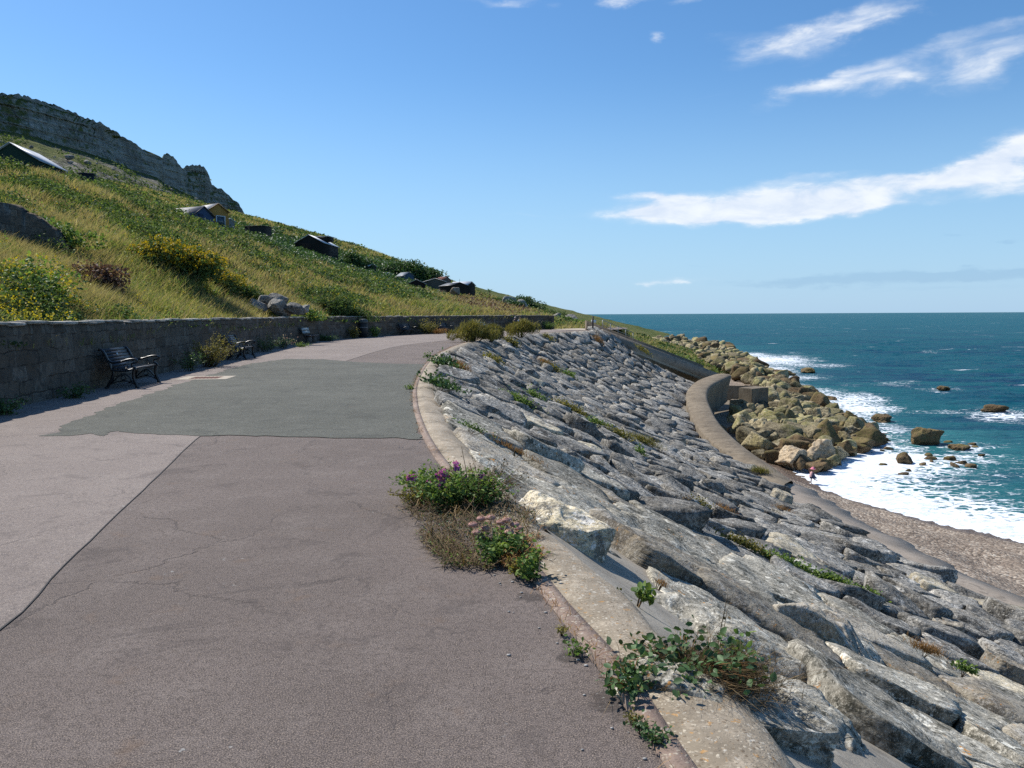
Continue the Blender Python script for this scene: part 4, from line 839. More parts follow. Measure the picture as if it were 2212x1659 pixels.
for k, (h, P) in enumerate(zip(hand, HS)):
    if k == 0: P = P+np.array([0, 0, .12])
    hh = list(h); hh[2] = h[2]/2*1.1; hh[3] = h[3]/1.1
    if P[1] > 12: hh[3] = h[3]; hh[2] = h[2]/1.6
    V, Fc = handstone(hh, P, 6 if P[1] < 15 else 5, k); o = link('boulder' if k in (0, 7) else 'bank_slab', mesh_np('slab', V, [Fc], True), MA[h[8]], None, P); tag(o, h[9], 'boulder' if k in (0, 7) else 'slab')

# ---------------------------------------------------------------- boulders of the shore
bp = [(1585, 905), (1602, 888), (1650, 884), (1650, 850), (1612, 828), (1585, 812), (1545, 798), (1500, 780), (1450, 762), (1415, 748), (1405, 740), (1450, 733), (1510, 745), (1560, 748), (1610, 768), (1650, 792), (1700, 828), (1760, 858), (1800, 888), (1860, 915), (1895, 940), (1885, 962), (1820, 975), (1800, 1000), (1735, 1008), (1690, 1000), (1640, 985), (1600, 955)]
n = 16000; bx = rng.uniform(1390, 1900, n); by = rng.uniform(738, 1010, n); ok = inpoly(bx, by, bp); bx, by = bx[ok], by[ok]
B = np.array([onz(a, b, -8.9) for a, b in zip(bx, by)])
w = (B[:, 1]**2); w /= w.sum(); o = rng.choice(len(B), min(len(B), 2400), replace=False, p=w); B = B[o]
cells = {}; cellsz = 4.; BS = []
for p in B:
    dist = p[1]; s = np.clip(rng.lognormal(0, .38), .5, 2.0)*np.interp(dist, [60, 90, 150, 300], [1.0, 1.0, 1.1, 1.5])
    p2 = np.array([p[0], p[1], 0]); 
    if nearok(p2, s*.42): addcell(p2, s*.42); BS.append((p, s))
BS.sort(key=lambda q: -q[1]/q[0][1]); print('shore boulders', len(BS))
sdb = -shored(np.array([q[0][0] for q in BS]), np.array([q[0][1] for q in BS]))
tops = MB(); nb = 0
for k, (p, s) in enumerate(BS):
    z = -9.3+min(.9, max(0, sdb[k])*.12)+s*.18+rng.uniform(-.1, .35); tp = topix(p)[0]
    lv = 4 if p[1] < 110 else 3; V, Fc = boulder(lv, (s*rng.uniform(1.0, 1.7), s*rng.uniform(.9, 1.4), s*rng.uniform(.8, 1.3)), k+.3, npl=9, amp=.035, p=60)
    tilt = np.array(Euler((rng.uniform(-.5, .5), rng.uniform(-.5, .5), 0)).to_matrix()); V = V @ tilt.T
    if k < 285:
        wetq = sdb[k] < 3.2 or p[1] > 120; mt = MA['wet'] if (wetq and rng.random() < .6) else MA['shore']
        ob = link('shore_boulder', mesh_np('shore_boulder', V, [Fc]), mt, None, (p[0], p[1], z))
        zone = 'beyond the staircase' if p[1] > 120 else ('at the surf line' if sdb[k] < 2.5 else 'heaped beside the curved sea wall'); tn = 'dark wet boulder' if mt is MA['wet'] else 'tan mossy boulder'
        tag(ob, f'{tn} {zone}', 'boulder', f'{tn}s {zone}')
    else: tops.add(V+[p[0], p[1], z], Fc)
if tops.n: tag(tops.build('shore_rubble', MA['shore']), kind='stuff')['label'] = 'smaller far rubble between the shore boulders'
# mound under them
special = [(1712, 1000, -9.1, 3.2, 2.1, 1.5, 'shorepale', 'large smooth cream boulder at the top of the beach, left of its angular neighbour'), (1765, 996, -9.2, 2.4, 2.0, 1.9, 'shorepale', 'angular cream boulder at the edge of the foam behind the running child'),
 (1997, 962, -9.6, 3.4, 2.6, 2.0, 'wet', 'big brown rock dome standing alone in the surf'), (1905, 912, -9.6, 3.4, 2.4, 1.3, 'wet', 'flat-topped dark rock where the boulders meet the waves'), (2072, 972, -9.6, 2.6, 1.8, .7, 'wet', 'low brown rock awash right of the big dome rock'),
 (1952, 1003, -9.6, 1.7, 1.5, 1.1, 'wet', 'small pointed brown rock in the foam below the big dome rock'), (1902, 954, -9.6, 1.5, 1.2, .7, 'wet', 'small flat rock in the foam left of the big dome rock'), (2052, 996, -9.6, 1.2, 1.0, .55, 'wet', 'little rock half sunk in foam under the low brown rock'), (2078, 1004, -9.6, 1.2, .8, .4, 'wet', 'flat small rock on the outer edge of the foam'),
 (2145, 890, -9.6, 4.0, 2.5, .9, 'wet', 'low rock with a wave breaking over it near the right edge'), (2040, 843, -9.6, 3.5, 2, .8, 'wet', 'lone rock awash farther out to sea'), (1745, 806, -9.6, 5, 3, 1.4, 'wet', 'dark rock in the breakers beyond the boulder field'), (1690, 812, -9.6, 5.0, 3, 1.3, 'wet', 'dark double rock in the breakers close to the boulder field'), (1560, 748, -9.5, 8.0, 5, 2.0, 'wet', 'dark rock shelf at the far end of the shore'),
 (1795, 865, -9.6, 2.6, 1.6, .8, 'wet', 'small wet rock just off the boulder tip'), (1640, 950, -9.0, 2.4, 2.0, 1.9, 'shore', 'squared tan boulder at the foot of the dark steps'), (1660, 925, -8.8, 2.4, 2.0, 2.0, 'shore', 'blocky mossy boulder above the squared tan one'), (1765, 962, -9.2, 3.0, 2.0, 1.6, 'shore', 'moss-topped dark boulder near the waterline'), (1825, 950, -9.3, 2.4, 1.8, 1.5, 'shore', 'bright green topped boulder at the water side'),
 (1668, 878, -8.8, 2.8, 2.2, 1.9, 'shore', 'pale boulder just right of the landing block wall'), (1715, 905, -8.7, 3.2, 2.5, 2.2, 'shore', 'largest mossy boulder in the middle of the heap')]
for k, (px, py, z, a, b, c, mt, lb) in enumerate(special):
    P = onz(px, py, z); V, Fc = boulder(5, (a*.9, b*.9, c*(1.15 if mt == 'wet' else 1.3)), 900+k*1.7, npl=20 if mt == 'wet' else 13, amp=.12, p=24); o = link('sea_rock' if mt == 'wet' else 'boulder', mesh_np('rock', V, [Fc]), MA[mt], None, (P[0], P[1], z+c*.28)); tag(o, lb, 'rock' if mt == 'wet' else 'boulder')
for q in range(26):                                         # stones scattered through the wash
    px = rng.uniform(1800, 2120); py = rng.uniform(950, 1035); 
    if px < 1900 and py > 1000 or py > 1010 and rng.random() < .5: continue
    P = onz(px, py, SEA); s = rng.uniform(.3, .7); V, Fc = boulder(3, (s*1.6, s, s*.8), 300+q, amp=.08); tag(link('sea_stone', mesh_np('sea_stone', V, [Fc]), MA['wet'], None, (P[0], P[1], SEA+.03)), 'small brown stone showing through the foam off the beach', 'stone', 'small stones in the foam')
# ---------------------------------------------------------------- benches, bin, drain
MA['iron'] = simple('black painted iron', (.012, .013, .014), .38, .5, .2, 20, 0, .05)
MA['slat'] = simple('dark stained slat', (.032, .034, .040), .5, .4, .35, 9, 0, .1)
MA['paleslat'] = simple('grey green slat', (.30, .36, .37), .6, .4, .2, 9)
MA['brass'] = simple('dull plaque', (.45, .47, .46), .5, .5, .05, 9)
MA['conc'] = simple('grey concrete', (.14, .14, .13), .9, .2, .2, 5)
def end_frame(x, s=1.0):
    """scrolled cast iron bench end at local x; seat faces +y"""
    mb = MB(); c = lambda pts, r, **k: mb.tube(crom([(x, a, b) for a, b in pts], 18), r, 6, flat=1.5, **k)
    c([(.36, .0), (.34, .06), (.29, .20), (.285, .32), (.31, .43)], .023)                        # front leg
    c([(-.30, .0), (-.25, .08), (-.17, .22), (-.14, .34), (-.17, .43)], .023)                     # rear leg
    c([(-.17, .40), (-.20, .52), (-.27, .70), (-.33, .82), (-.39, .87), (-.43, .84)], .025)       # back post with a scroll
    c([(.31, .43), (.10, .385), (-.17, .40)], .023)                                             # seat rail
    c([(-.24, .62), (-.14, .575), (.02, .585), (.16, .63), (.30, .645), (.38, .62), (.39, .58), (.36, .565)], .026)   # arm
    c([(.36, .57), (.27, .55), (.26, .49), (.33, .45), (.34, .40)], .02)                         # arm stump curl
    c([(.29, .09), (.20, .24), (.08, .32), (-.05, .25), (-.20, .10)], .016)                      # arch brace
    c([(-.22, .09), (-.05, .15), (.08, .165), (.2, .14), (.30, .08)], .013)
    th = np.linspace(0, 2*np.pi, 17); mb.tube([(x, .07+.05*math.cos(a), .235+.05*math.sin(a)) for a in th], .013, 6, cap=False)
    th = np.linspace(0, 2*np.pi, 15); mb.tube([(x, .13+.04*math.cos(a), .50+.04*math.sin(a)) for a in th], .01, 5, cap=False)
    for y in (.36, -.30): mb.box((x, y, .012), (.07, .07, .024))
    return mb
def bench(loc, rz, label, L_=1.5, plaque=True):
    b = empty('park_bench', loc, rz, label, 'bench', 'benches along the retaining wall')
    for x in (-L_/2, L_/2): end_frame(x).build('end_frame', MA['iron'], b, smooth=True)
    mb = MB()
    for k in range(5): y = -.13+k*.103; mb.box((0, y, .425+.025*((k-2)/2)**2-.004*k), (L_-.03, .078, .026), rot=Matrix.Rotation(.02*(k-2), 3, 'X'))
    mb.build('seat', MA['slat'], b); mb = MB()
    for k in range(6): t = k/5; y = -.195-.15*t-.03*t*t; z = .50+.34*t; mb.box((0, y, z), (L_-.03, .022, .058), rot=Matrix.Rotation(.34, 3, 'X'))
    mb.build('backrest', MA['slat'], b)
    if plaque: mb = MB(); mb.box((.05, -.285, .735), (.10, .008, .055), rot=Matrix.Rotation(.34, 3, 'X')); mb.build('plaque', MA['brass'], b)
    return b
def plain_bench(loc, rz, label):
    b = empty('park_bench', loc, rz, label, 'bench', 'benches along the retaining wall'); mb = MB()
    for x in (-.5, .5): 
        mb = MB(); mb.box((x, .0, .21), (.12, .34, .42)); mb.build('leg', MA['conc'], b)
    mb = MB()
    for k in range(3): mb.box((0, -.13+k*.15, .44), (1.7, .135, .04))
    mb.build('seat', MA['slat'], b)
    mb = MB()
    for k in range(2): mb.box((0, -.27-.05*k, .63+.17*k), (1.55, .03, .145), rot=Matrix.Rotation(.25, 3, 'X'))
    mb.build('backrest', MA['paleslat'], b); 
    for x in (-.62, .62): mb = MB(); mb.box((x, -.27, .60), (.05, .04, .62), rot=Matrix.Rotation(.28, 3, 'X')); mb.build('back_post', MA['iron'], b)
    return b
def wdir(Y):
    k = int(np.argmin(np.abs(W9[:, 1]-Y))); return math.atan2(N9[k][1], N9[k][0])-math.pi/2, k
def at_wall(Y, off): a, k = wdir(Y); p = W9[k]+N9[k]*off; return (p[0], p[1], .004), a
p, a = at_wall(18.5, .50); bench((p[0]+.02, 18.45, .004), a, 'nearest black iron bench, against the wall beside a drain cover')
p, a = at_wall(29.6, .50); bench(p, a, 'black iron bench half screened by the tall straggly weed')
p, a = at_wall(46.3, .5); plain_bench(p, a, 'plain bench with two pale back boards and no arms')
p, a = at_wall(64.2, .6); bench(p, a, 'black iron bench just past the litter bin', 1.7)
p, a = at_wall(69.8, .6); bench(p, a, 'black iron bench between the wall weeds and the first big shrub', 1.7)
p, a = at_wall(75.5, .55); plain_bench(p, a, 'bench whose pale green back shows over the first big shrub')
p6, a6 = at_wall(80.4, .65); bench(p6, a6, 'bench the two people sit on, hidden behind the second big shrub', 1.7, False)
p, a = at_wall(56.9, .42); bn = empty('litter_bin', p, a, 'tall dark cylindrical litter bin with a pale lid rim against the wall', 'bin')
mb = MB(); mb.tube([(0, 0, 0), (0, 0, .08), (0, 0, .1), (0, 0, 1.0), (0, 0, 1.03)], [.27, .27, .30, .33, .30], 20); mb.build('body', simple('bin plastic', (.014, .016, .016), .6, .4), bn)
mb = MB(); mb.tube([(0, 0, 1.04), (0, 0, 1.07), (0, 0, 1.22), (0, 0, 1.30), (0, 0, 1.33)], [.34, .35, .34, .26, .05], 20); mb.build('lid', simple('bin lid', (.045, .055, .052), .5, .5), bn)
mb = MB(); mb.tube([(0, 0, .70), (0, 0, .75)], [.338, .338], 20); mb.build('band', simple('bin band', (.2, .2, .19), .5, .5), bn)
dr = onz(446, 816.5); dn = empty('drain_cover', (dr[0], dr[1], .0065), .10, 'rusty red drain cover in a pale concrete surround by the nearest bench', 'drain cover')
mb = MB(); fr = [(-.62, -.55), (.62, -.55), (.62, .55), (-.62, .55)]; inr = [(-.36, -.34), (.36, -.34), (.36, .34), (-.36, .34)]
V = [(x, y, .003) for x, y in fr+inr]; mb.add(V, [[k, (k+1) % 4, 4+(k+1) % 4, 4+k] for k in range(4)]); mb.build('surround', simple('pale mortar', (.40, .35, .28), .9, .2), dn)
mb = MB(); mb.add([(x*.97, y*.97, .002) for x, y in inr], [[0, 1, 2, 3]])
for k in range(-3, 4): mb.box((k*.095, 0, .005), (.02, .62, .008))
mb.build('cover', simple('rusty red iron', (.16, .075, .055), .8, .3, .3, 12), dn)
# post, sign and railing at the stair head
pp_ = onz(1280.5, 714.5); po = MB(); po.box((0, 0, .67), (.16, .16, 1.42)); o = po.build('wooden_post', simple('weathered post', (.11, .09, .07), .9, .2), None, pp_); tag(o, 'dark square wooden post at the head of the staircase', 'post')
pq = onz(1288, 713.8)+np.array([0, 2.5, 0]); sg = empty('notice_board', tuple(pq), .2, 'small white notice board on thin posts beyond the wooden post', 'sign')
mb = MB(); mb.box((0, 0, .85), (.50, .05, .30)); mb.build('panel', simple('white sign', (.72, .73, .73), .5, .4, .03), sg)
for x in (-.2, .2): mb = MB(); mb.tube([(x, .03, 0), (x, .03, .85)], .025, 6); mb.build('post', MA['conc'], sg)

# ---------------------------------------------------------------- huts
def hut(name, px, py, Y, w, l, wall, rise, rz, wc, rc, label, door=None, window=None, dormer=False, over=.18, sink=1.2, flat=False, trim=None):
    """px,py,Y: where the photo shows the middle of the wall foot; gable faces local -y, ridge runs local y"""
    P = aty(px, py, Y); e = empty(name, tuple(P), rz, label, 'hut', None)
    wm = simple(name+' wall', wc, .8, .25, .18, 3); rm = simple(name+' roof', rc, .55, .4, .08, 2)
    x = w/2; mb = MB(); V = [(-x, 0, -sink), (x, 0, -sink), (x, 0, wall), (0, 0, wall+rise), (-x, 0, wall), (-x, l, -sink), (x, l, -sink), (x, l, wall), (0, l, wall+rise), (-x, l, wall)]
    mb.add(V, [[0, 1, 2, 4], [6, 5, 9, 7], [1, 6, 7, 2], [5, 0, 4, 9]], [[4, 2, 3], [7, 9, 8]])
    for k in range(int((wall+.5)/.16)):                      # weatherboards stand proud
        z = -.4+k*.16
        if z < wall: mb.box((0, -.012, z), (w, .02, .02)); mb.box((x+.012, l/2, z), (.02, l, .02))
    mb.build('wall', wm, e); mb = MB(); sl = rise/x; xo = x+over; zo = wall-sl*over; th = .07
    for sg in (-1, 1):
        a = [(0, -over, wall+rise+.02), (sg*xo, -over, zo+.02), (sg*xo, l+over, zo+.02), (0, l+over, wall+rise+.02)]
        mb.add([(p, q, r) for p, q, r in a]+[(p, q, r+th) for p, q, r in a], [[0, 1, 2, 3], [4, 7, 6, 5], [0, 4, 5, 1], [1, 5, 6, 2], [2, 6, 7, 3], [3, 7, 4, 0]])
    rf = mb.build('roof', rm, e)
    if trim:
        mb = MB()
        for sg in (-1, 1): mb.tube([(0, -over-.03, wall+rise+.03), (sg*xo, -over-.03, zo)], .06, 4)
        mb.build('bargeboard', simple(name+' trim', trim, .6), rf)
    if door:
        dx, dw, dh, dc, side = door; dm = simple(name+' door', dc, .6, .4, .1); mb = MB()
        if side == 'x':
            for q in (0, 1): mb.box((x+.03, dx+q*dw/2, dh/2-.2), (.05, dw/2-.04, dh))
        else: mb.box((dx, -.03, dh/2-.2), (dw, .05, dh))
        mb.build('door', dm, e)
    if window:
        wx, wz, ww, wh, fcol, side = window; f = MB(); g = MB(); fw = .12
        bx = (lambda a, b, c, d, o: ((a, -.03-o, b), (c, .06, d))) if side == 'y' else (lambda a, b, c, d, o: ((x+.03+o, a, b), (.06, c, d)))
        for s_ in (-1, 1): f.box(*bx(wx+s_*ww/2, wz, fw, wh+fw, 0)); f.box(*bx(wx, wz+s_*wh/2, ww-fw-.01, fw, .0))
        fo = f.build('window', simple(name+' frame', fcol, .5, .4, .03), e); g.box(*bx(wx, wz, ww-fw, wh-fw, -.015)); g.build('pane', simple('glass', (.05, .07, .09), .15, .6, .1, 2, 0, 0), fo)
    if dormer:
        mb = MB(); mb.box((x*.55, l*.55, wall+rise*.75), (x*.9, l*.3, rise*.55)); mb.build('dormer', wm, rf); mb = MB(); mb.box((x*.55, l*.55, wall+rise*1.06), (x*1.1, l*.38, .06)); mb.build('dormer_roof', rm, rf)
    return e
W_ = (.50, .52, .55)
hut('beach_hut', 28, 407, 62, 4.0, 4.2, 2.1, 1.25, R(5), (.02, .045, .032), (.34, .36, .39), 'dark green hut with a bright metal roof above the brambles at the left edge')
hut('beach_hut', 186, 386, 80, 1.1, 1.2, .45, .02, .3, (.01, .018, .035), (.02, .035, .07), 'tiny dark blue shed roof among the bushes under the cliff')
hut('beach_hut', 441, 492, 105, 3.3, 6.5, 1.55, 1.15, R(62), (.055, .085, .165), (.075, .075, .082), 'slate blue hut with a dark grey roof on the hillside under the cliff', door=(-.5, .85, 1.9, (.03, .04, .07), 'y'), trim=(.03, .035, .05))
hut('beach_hut', 472, 490, 111, 3.2, 5.2, 2.1, 1.0, R(50), (.42, .22, .06), (.40, .39, .37), 'orange timber hut with one white framed window behind the slate blue hut', window=(.35, .75, 1.25, 1.45, (.6, .62, .64), 'y'), trim=(.3, .17, .06))
hut('beach_hut', 497, 489, 119, 2.0, 2.6, .75, .35, R(70), (.2, .2, .2), (.55, .58, .57), 'low pale green-white roof just right of the orange hut')
hut('beach_hut', 577, 505, 130, 2.6, 3.2, 1.1, .05, R(75), (.03, .03, .03), (.045, .05, .06), 'dark flat-roofed hut poking over the leafy crest')
hut('beach_hut', 668, 545, 130, 4.6, 8.5, 1.5, 1.25, R(-4), (.02, .017, .015), (.48, .50, .54), 'black hut with a bright roof and small dormer high on the slope', dormer=True)
hut('beach_hut', 713, 555, 140, 2.4, 3.6, 1.1, .35, R(60), (.12, .115, .10), (.36, .38, .41), 'little grey hut just below the dormer hut')
hut('beach_hut', 805, 586, 150, 2.4, 3.2, .9, .45, R(66), (.03, .028, .026), (.50, .50, .50), 'small dark hut with a pale roof beside the round bush')
hut('beach_hut', 838, 596, 156, 2.1, 2.4, .3, .25, R(60), (.3, .3, .3), (.50, .56, .54), 'pale roof almost buried in the foliage')
hut('beach_hut', 884, 610, 166, 2.4, 3.0, 1.3, .75, R(40), (.06, .10, .155), (.13, .15, .17), 'blue hut standing before the big green mound')
hut('beach_hut', 900, 633, 150, 3.3, 3.6, 1.7, .75, R(8), (.015, .012, .011), (.42, .45, .48), 'black hut with a teal double door', door=(1.0, 1.1, 1.75, (.035, .17, .22), 'x'), window=None)
hut('beach_hut', 940, 627, 170, 4.6, 3.4, 1.8, .65, R(14), (.105, .10, .085), (.30, .31, .33), 'grey-brown rendered hut between the teal-door hut and the black shed', trim=(.45, .45, .43))
hut('beach_hut', 966, 620, 176, 3.0, 3.5, 1.4, .8, R(60), (.12, .10, .085), (.21, .085, .045), 'hut with a rusty red roof peeping over the grey-brown hut', over=.1)
sh = hut('beach_hut', 993, 636, 155, 3.8, 4.4, 1.65, .6, R(35), (.025, .02, .016), (.10, .10, .10), 'long black shed with a mast beside the teal-door hut')
mb = MB(); mb.tube([(.3, .5, 1.6), (.3, .5, 3.0)], .03, 5); mb.build('mast', MA['conc'], sh)
hut('beach_hut', 1018, 634, 159, 3.0, 4.0, 1.6, .7, R(62), (.03, .025, .02), (.50, .52, .55), 'white-roofed black shed at the right end of the row of huts')
# dark stone wall and boulder group on the hill
a = aty(-60, 522, 27.3); b = aty(148, 540, 31); mb = MB(); hw = empty('hillside_wall', tuple((a+b)/2), 0, 'ruined dark stone wall stepping down the hillside at the left edge', 'wall'); Oh = np.array(hw.location)
n = 26; f = np.linspace(0, 1, n); ba = a*(1-f[:, None])+b*f[:, None]; ba[:, 2] -= 1.0; tpz = np.interp(f, [0, .35, .40, .6, .8, .93, 1], [2.5, 2.45, 2.35, 2.1, 1.7, 1.1, .6])+.0; tp = ba.copy(); tp[:, 2] += tpz+fbm(np.column_stack([f*9, f*0, f*0]), 3)*.10
V, q = ladder(ba-Oh, (ba+tp)/2-Oh+[0, .03, 0], tp-Oh, tp-Oh+[.1, .55, 0], ba-Oh+[.1, .55, 0]); mw = mesh_np('face', V, [q]); s_ = np.linalg.norm(V[:, :2]-V[0, :2], axis=1); aa = mw.attributes.new('wall_uv', 'FLOAT_VECTOR', 'POINT'); aa.data.foreach_set('vector', np.column_stack([s_, V[:, 2], s_*0]).astype(np.float32).ravel()); link('wall_face', mw, MA['wall'], hw)
for k, (px, py, Y, sx, sy, sz, lb) in enumerate([(600, 668, 43.5, 1.5, 1.2, 1.0, 'middle'), (556, 668, 43.3, 1.4, 1.2, .95, 'left'), (632, 668, 43.6, 1.0, 1.0, .75, 'right'), (655, 670, 44, .6, .6, .45, 'small'), (597, 650, 45.2, 1.4, 1.1, .75, 'top'), (572, 652, 44.4, .9, .8, .6, 'inner')]):
    P = aty(px, py, Y); V, Fc = boulder(5, (sx*.95, sy, sz*1.0), 60+k, amp=.05, p=16)
    tag(link('boulder', mesh_np('boulder', V, [Fc]), MA['rockfar'], None, (P[0], P[1], P[2]+sz*.12)), {'middle': 'grey block in the middle of the lower row of the hillside rock pile', 'left': 'leftmost long grey block of the hillside rock pile', 'right': 'grey block at the right of the hillside rock pile', 'small': 'smallest pale stone right of the hillside rock pile', 'top': 'topmost big grey block of the hillside rock pile', 'inner': 'small grey block wedged upper left in the hillside rock pile'}[lb], 'boulder')
for k, (px, py, Y, s, lb) in enumerate([(916, 634, 146, 1.9, 'tan boulder beside the black hut with the teal door'), (983, 633, 148, 1.7, 'brown boulder in front of the long black shed'), (1128, 662, 150, 2.4, 'white rock among bushes near the dark far ridge'), (1098, 655, 155, 2.6, 'pale rock cluster under the far ridge'), (1200, 690, 140, 2.0, 'pale rock low on the far headland'), (1235, 694, 150, 2.4, 'whitish rock at the shoulder of the far headland')]):
    P = aty(px, py, Y); V, Fc = boulder(4, (s*1.2, s, s), 80+k, amp=.06); tag(link('boulder', mesh_np('boulder', V, [Fc]), MA['rocktan'] if k < 2 else MA['rockfar'], None, (P[0], P[1], P[2]+.2)), lb, 'boulder')
# ---------------------------------------------------------------- vegetation
def leaf_quads(P, size, up=.4, asp=.62, fold=.25, r=None):
    """six-cornered leaves with a folded midrib; P centres"""
    r = r or rng; n = len(P); d = r.normal(size=(n, 3)); d[:, 2] = np.abs(d[:, 2])*up+.05*up; d /= np.linalg.norm(d, axis=1)[:, None]
    nr = r.normal(size=(n, 3)); nr[:, 2] += .9; s = np.cross(d, nr); s /= np.linalg.norm(s, axis=1)[:, None]+1e-9; u = np.cross(s, d); size = np.broadcast_to(size, (n,))[:, None]
    L_ = size; W = size*asp/2
    V = np.stack([P-d*L_*.5, P+s*W+u*W*fold-d*L_*.1, P+s*W*.75+u*W*fold+d*L_*.25, P+d*L_*.5, P-s*W*.75+u*W*fold+d*L_*.25, P-s*W+u*W*fold-d*L_*.1], 1).reshape(-1, 3)
    b = np.arange(n)[:, None]*6; return V, np.vstack([b+[0, 1, 2, 3], b+[0, 3, 4, 5]])
def quads_flat(P, size, r=None):
    r = r or rng; n = len(P); a = r.normal(size=(n, 3)); a /= np.linalg.norm(a, axis=1)[:, None]; b = r.normal(size=(n, 3)); b[:, 2] += .5; s = np.cross(a, b); s /= np.linalg.norm(s, axis=1)[:, None]+1e-9
    k = np.broadcast_to(size, (n,))[:, None]*.5; V = np.stack([P-a*k, P+s*k*.7, P+a*k, P-s*k*.7], 1).reshape(-1, 3); return V, (np.arange(n)[:, None]*4+[0, 1, 2, 3])
def blades(P, h, w, lean=(.12, -.05), spread=.30, r=None):
    r = r or rng; n = len(P); h = np.broadcast_to(h, (n,))[:, None]; w = np.broadcast_to(w, (n,))[:, None]; a = r.uniform(0, 6.283, n); s = np.column_stack([np.cos(a), np.sin(a), a*0])
    d = np.column_stack([r.normal(lean[0], spread, n), r.normal(lean[1], spread, n), np.ones(n)])
    m = P+d*h*.55; tip = P+(d*[1.5, 1.5, 1])*h
    V = np.stack([P-s*w*.5, P+s*w*.5, m+s*w*.4, tip, m-s*w*.4], 1).reshape(-1, 3); b = np.arange(n)[:, None]*5
    return V, b+[0, 1, 2, 4], b+[4, 2, 3]
LF = dict(
 bramble=mat_leaf('bramble leaf', [(0.034, 0.064, 0.022), (0.056, 0.104, 0.029), (0.094, 0.147, 0.044), (0.047, 0.085, 0.029), (0.142, 0.189, 0.069)], .85, .3, .4, .3),
 green=mat_leaf('fresh green leaf', [(0.081, 0.154, 0.037), (0.136, 0.217, 0.052), (0.200, 0.271, 0.070), (0.100, 0.173, 0.047)], .6, .35, .35, .4),
 dark=mat_leaf('dark green leaf', [(0.033, 0.069, 0.028), (0.054, 0.105, 0.037), (0.081, 0.145, 0.052)], .5, .25, .35, .2),
 dry=mat_leaf('dry grass', [(0.363, 0.303, 0.172), (0.440, 0.363, 0.229), (0.264, 0.231, 0.114), (0.308, 0.242, 0.143)], .7, .4, .3, .25),
 mid=mat_leaf('green grass', [(0.157, 0.209, 0.056), (0.244, 0.278, 0.080), (0.330, 0.313, 0.112), (0.122, 0.174, 0.050)], .65, .4, .3, .3),
 yellow=mat_leaf('yellow flower', [(.62, .46, .02), (.70, .55, .05), (.50, .40, .03)], .6, .3, .2, 0),
 gold=mat_leaf('golden bloom', [(.50, .34, .015), (.42, .30, .02), (.30, .26, .03)], .6, .3, .2, 0),
 purple=mat_leaf('purple flower', [(.42, .10, .45), (.33, .07, .42), (.50, .18, .48)], .5, .45, .2, 0),
 heath=mat_leaf('brown purple seed head', [(.16, .085, .075), (.20, .12, .10), (.12, .07, .05)], .7, .3, .3, .5),
 ochre=mat_leaf('olive weed', [(0.192, 0.180, 0.042), (0.144, 0.156, 0.036), (0.264, 0.216, 0.060), (0.120, 0.120, 0.036)], .6, .35, .3, .6),
 brown=mat_leaf('dead brown stalk', [(.10, .06, .03), (.15, .10, .05), (.06, .04, .02), (.20, .14, .07)], .8, .2, .3, 1.5),
 rust=mat_leaf('rusty dry tuft', [(.27, .12, .045), (.20, .10, .04), (.32, .19, .08)], .8, .3, .3, 1.5),
 white=mat_leaf('cream umbel', [(.52, .45, .28), (.46, .32, .24), (.48, .28, .24)], .8, .2, .2, 0),
)
zT = [[(170, 495), (250, 505), (350, 560), (440, 595), (590, 650), (540, 692), (330, 692), (210, 640), (150, 560)], [(560, 565), (700, 605), (850, 645), (1000, 655), (1200, 675), (1200, 700), (800, 690), (690, 655), (600, 615)], [(0, 425), (60, 435), (60, 480), (0, 480)], [(0, 525), (110, 530), (170, 600), (0, 585)]]
zB = [[(-60, 350), (130, 340), (360, 445), (520, 480), (620, 560), (560, 600), (430, 565), (300, 505), (150, 470), (-60, 440)], [(500, 470), (650, 515), (760, 555), (900, 610), (890, 650), (760, 625), (640, 592), (540, 545)], [(640, 610), (790, 640), (800, 690), (640, 690)], [(0, 600), (150, 590), (170, 695), (0, 695)]]
zD = [[(500, 470), (650, 510), (800, 560), (960, 600), (940, 625), (790, 595), (650, 560), (540, 515)], [(800, 560), (960, 560), (960, 615), (850, 610)]]
zP = [[(960, 635), (1100, 648), (1170, 678), (1060, 672), (980, 655)]]
zY = [[(0, 600), (120, 590), (170, 640), (150, 690), (0, 695)]]
anyp = lambda x, y, zs: np.any([inpoly(x, y, q) for q in zs], axis=0)
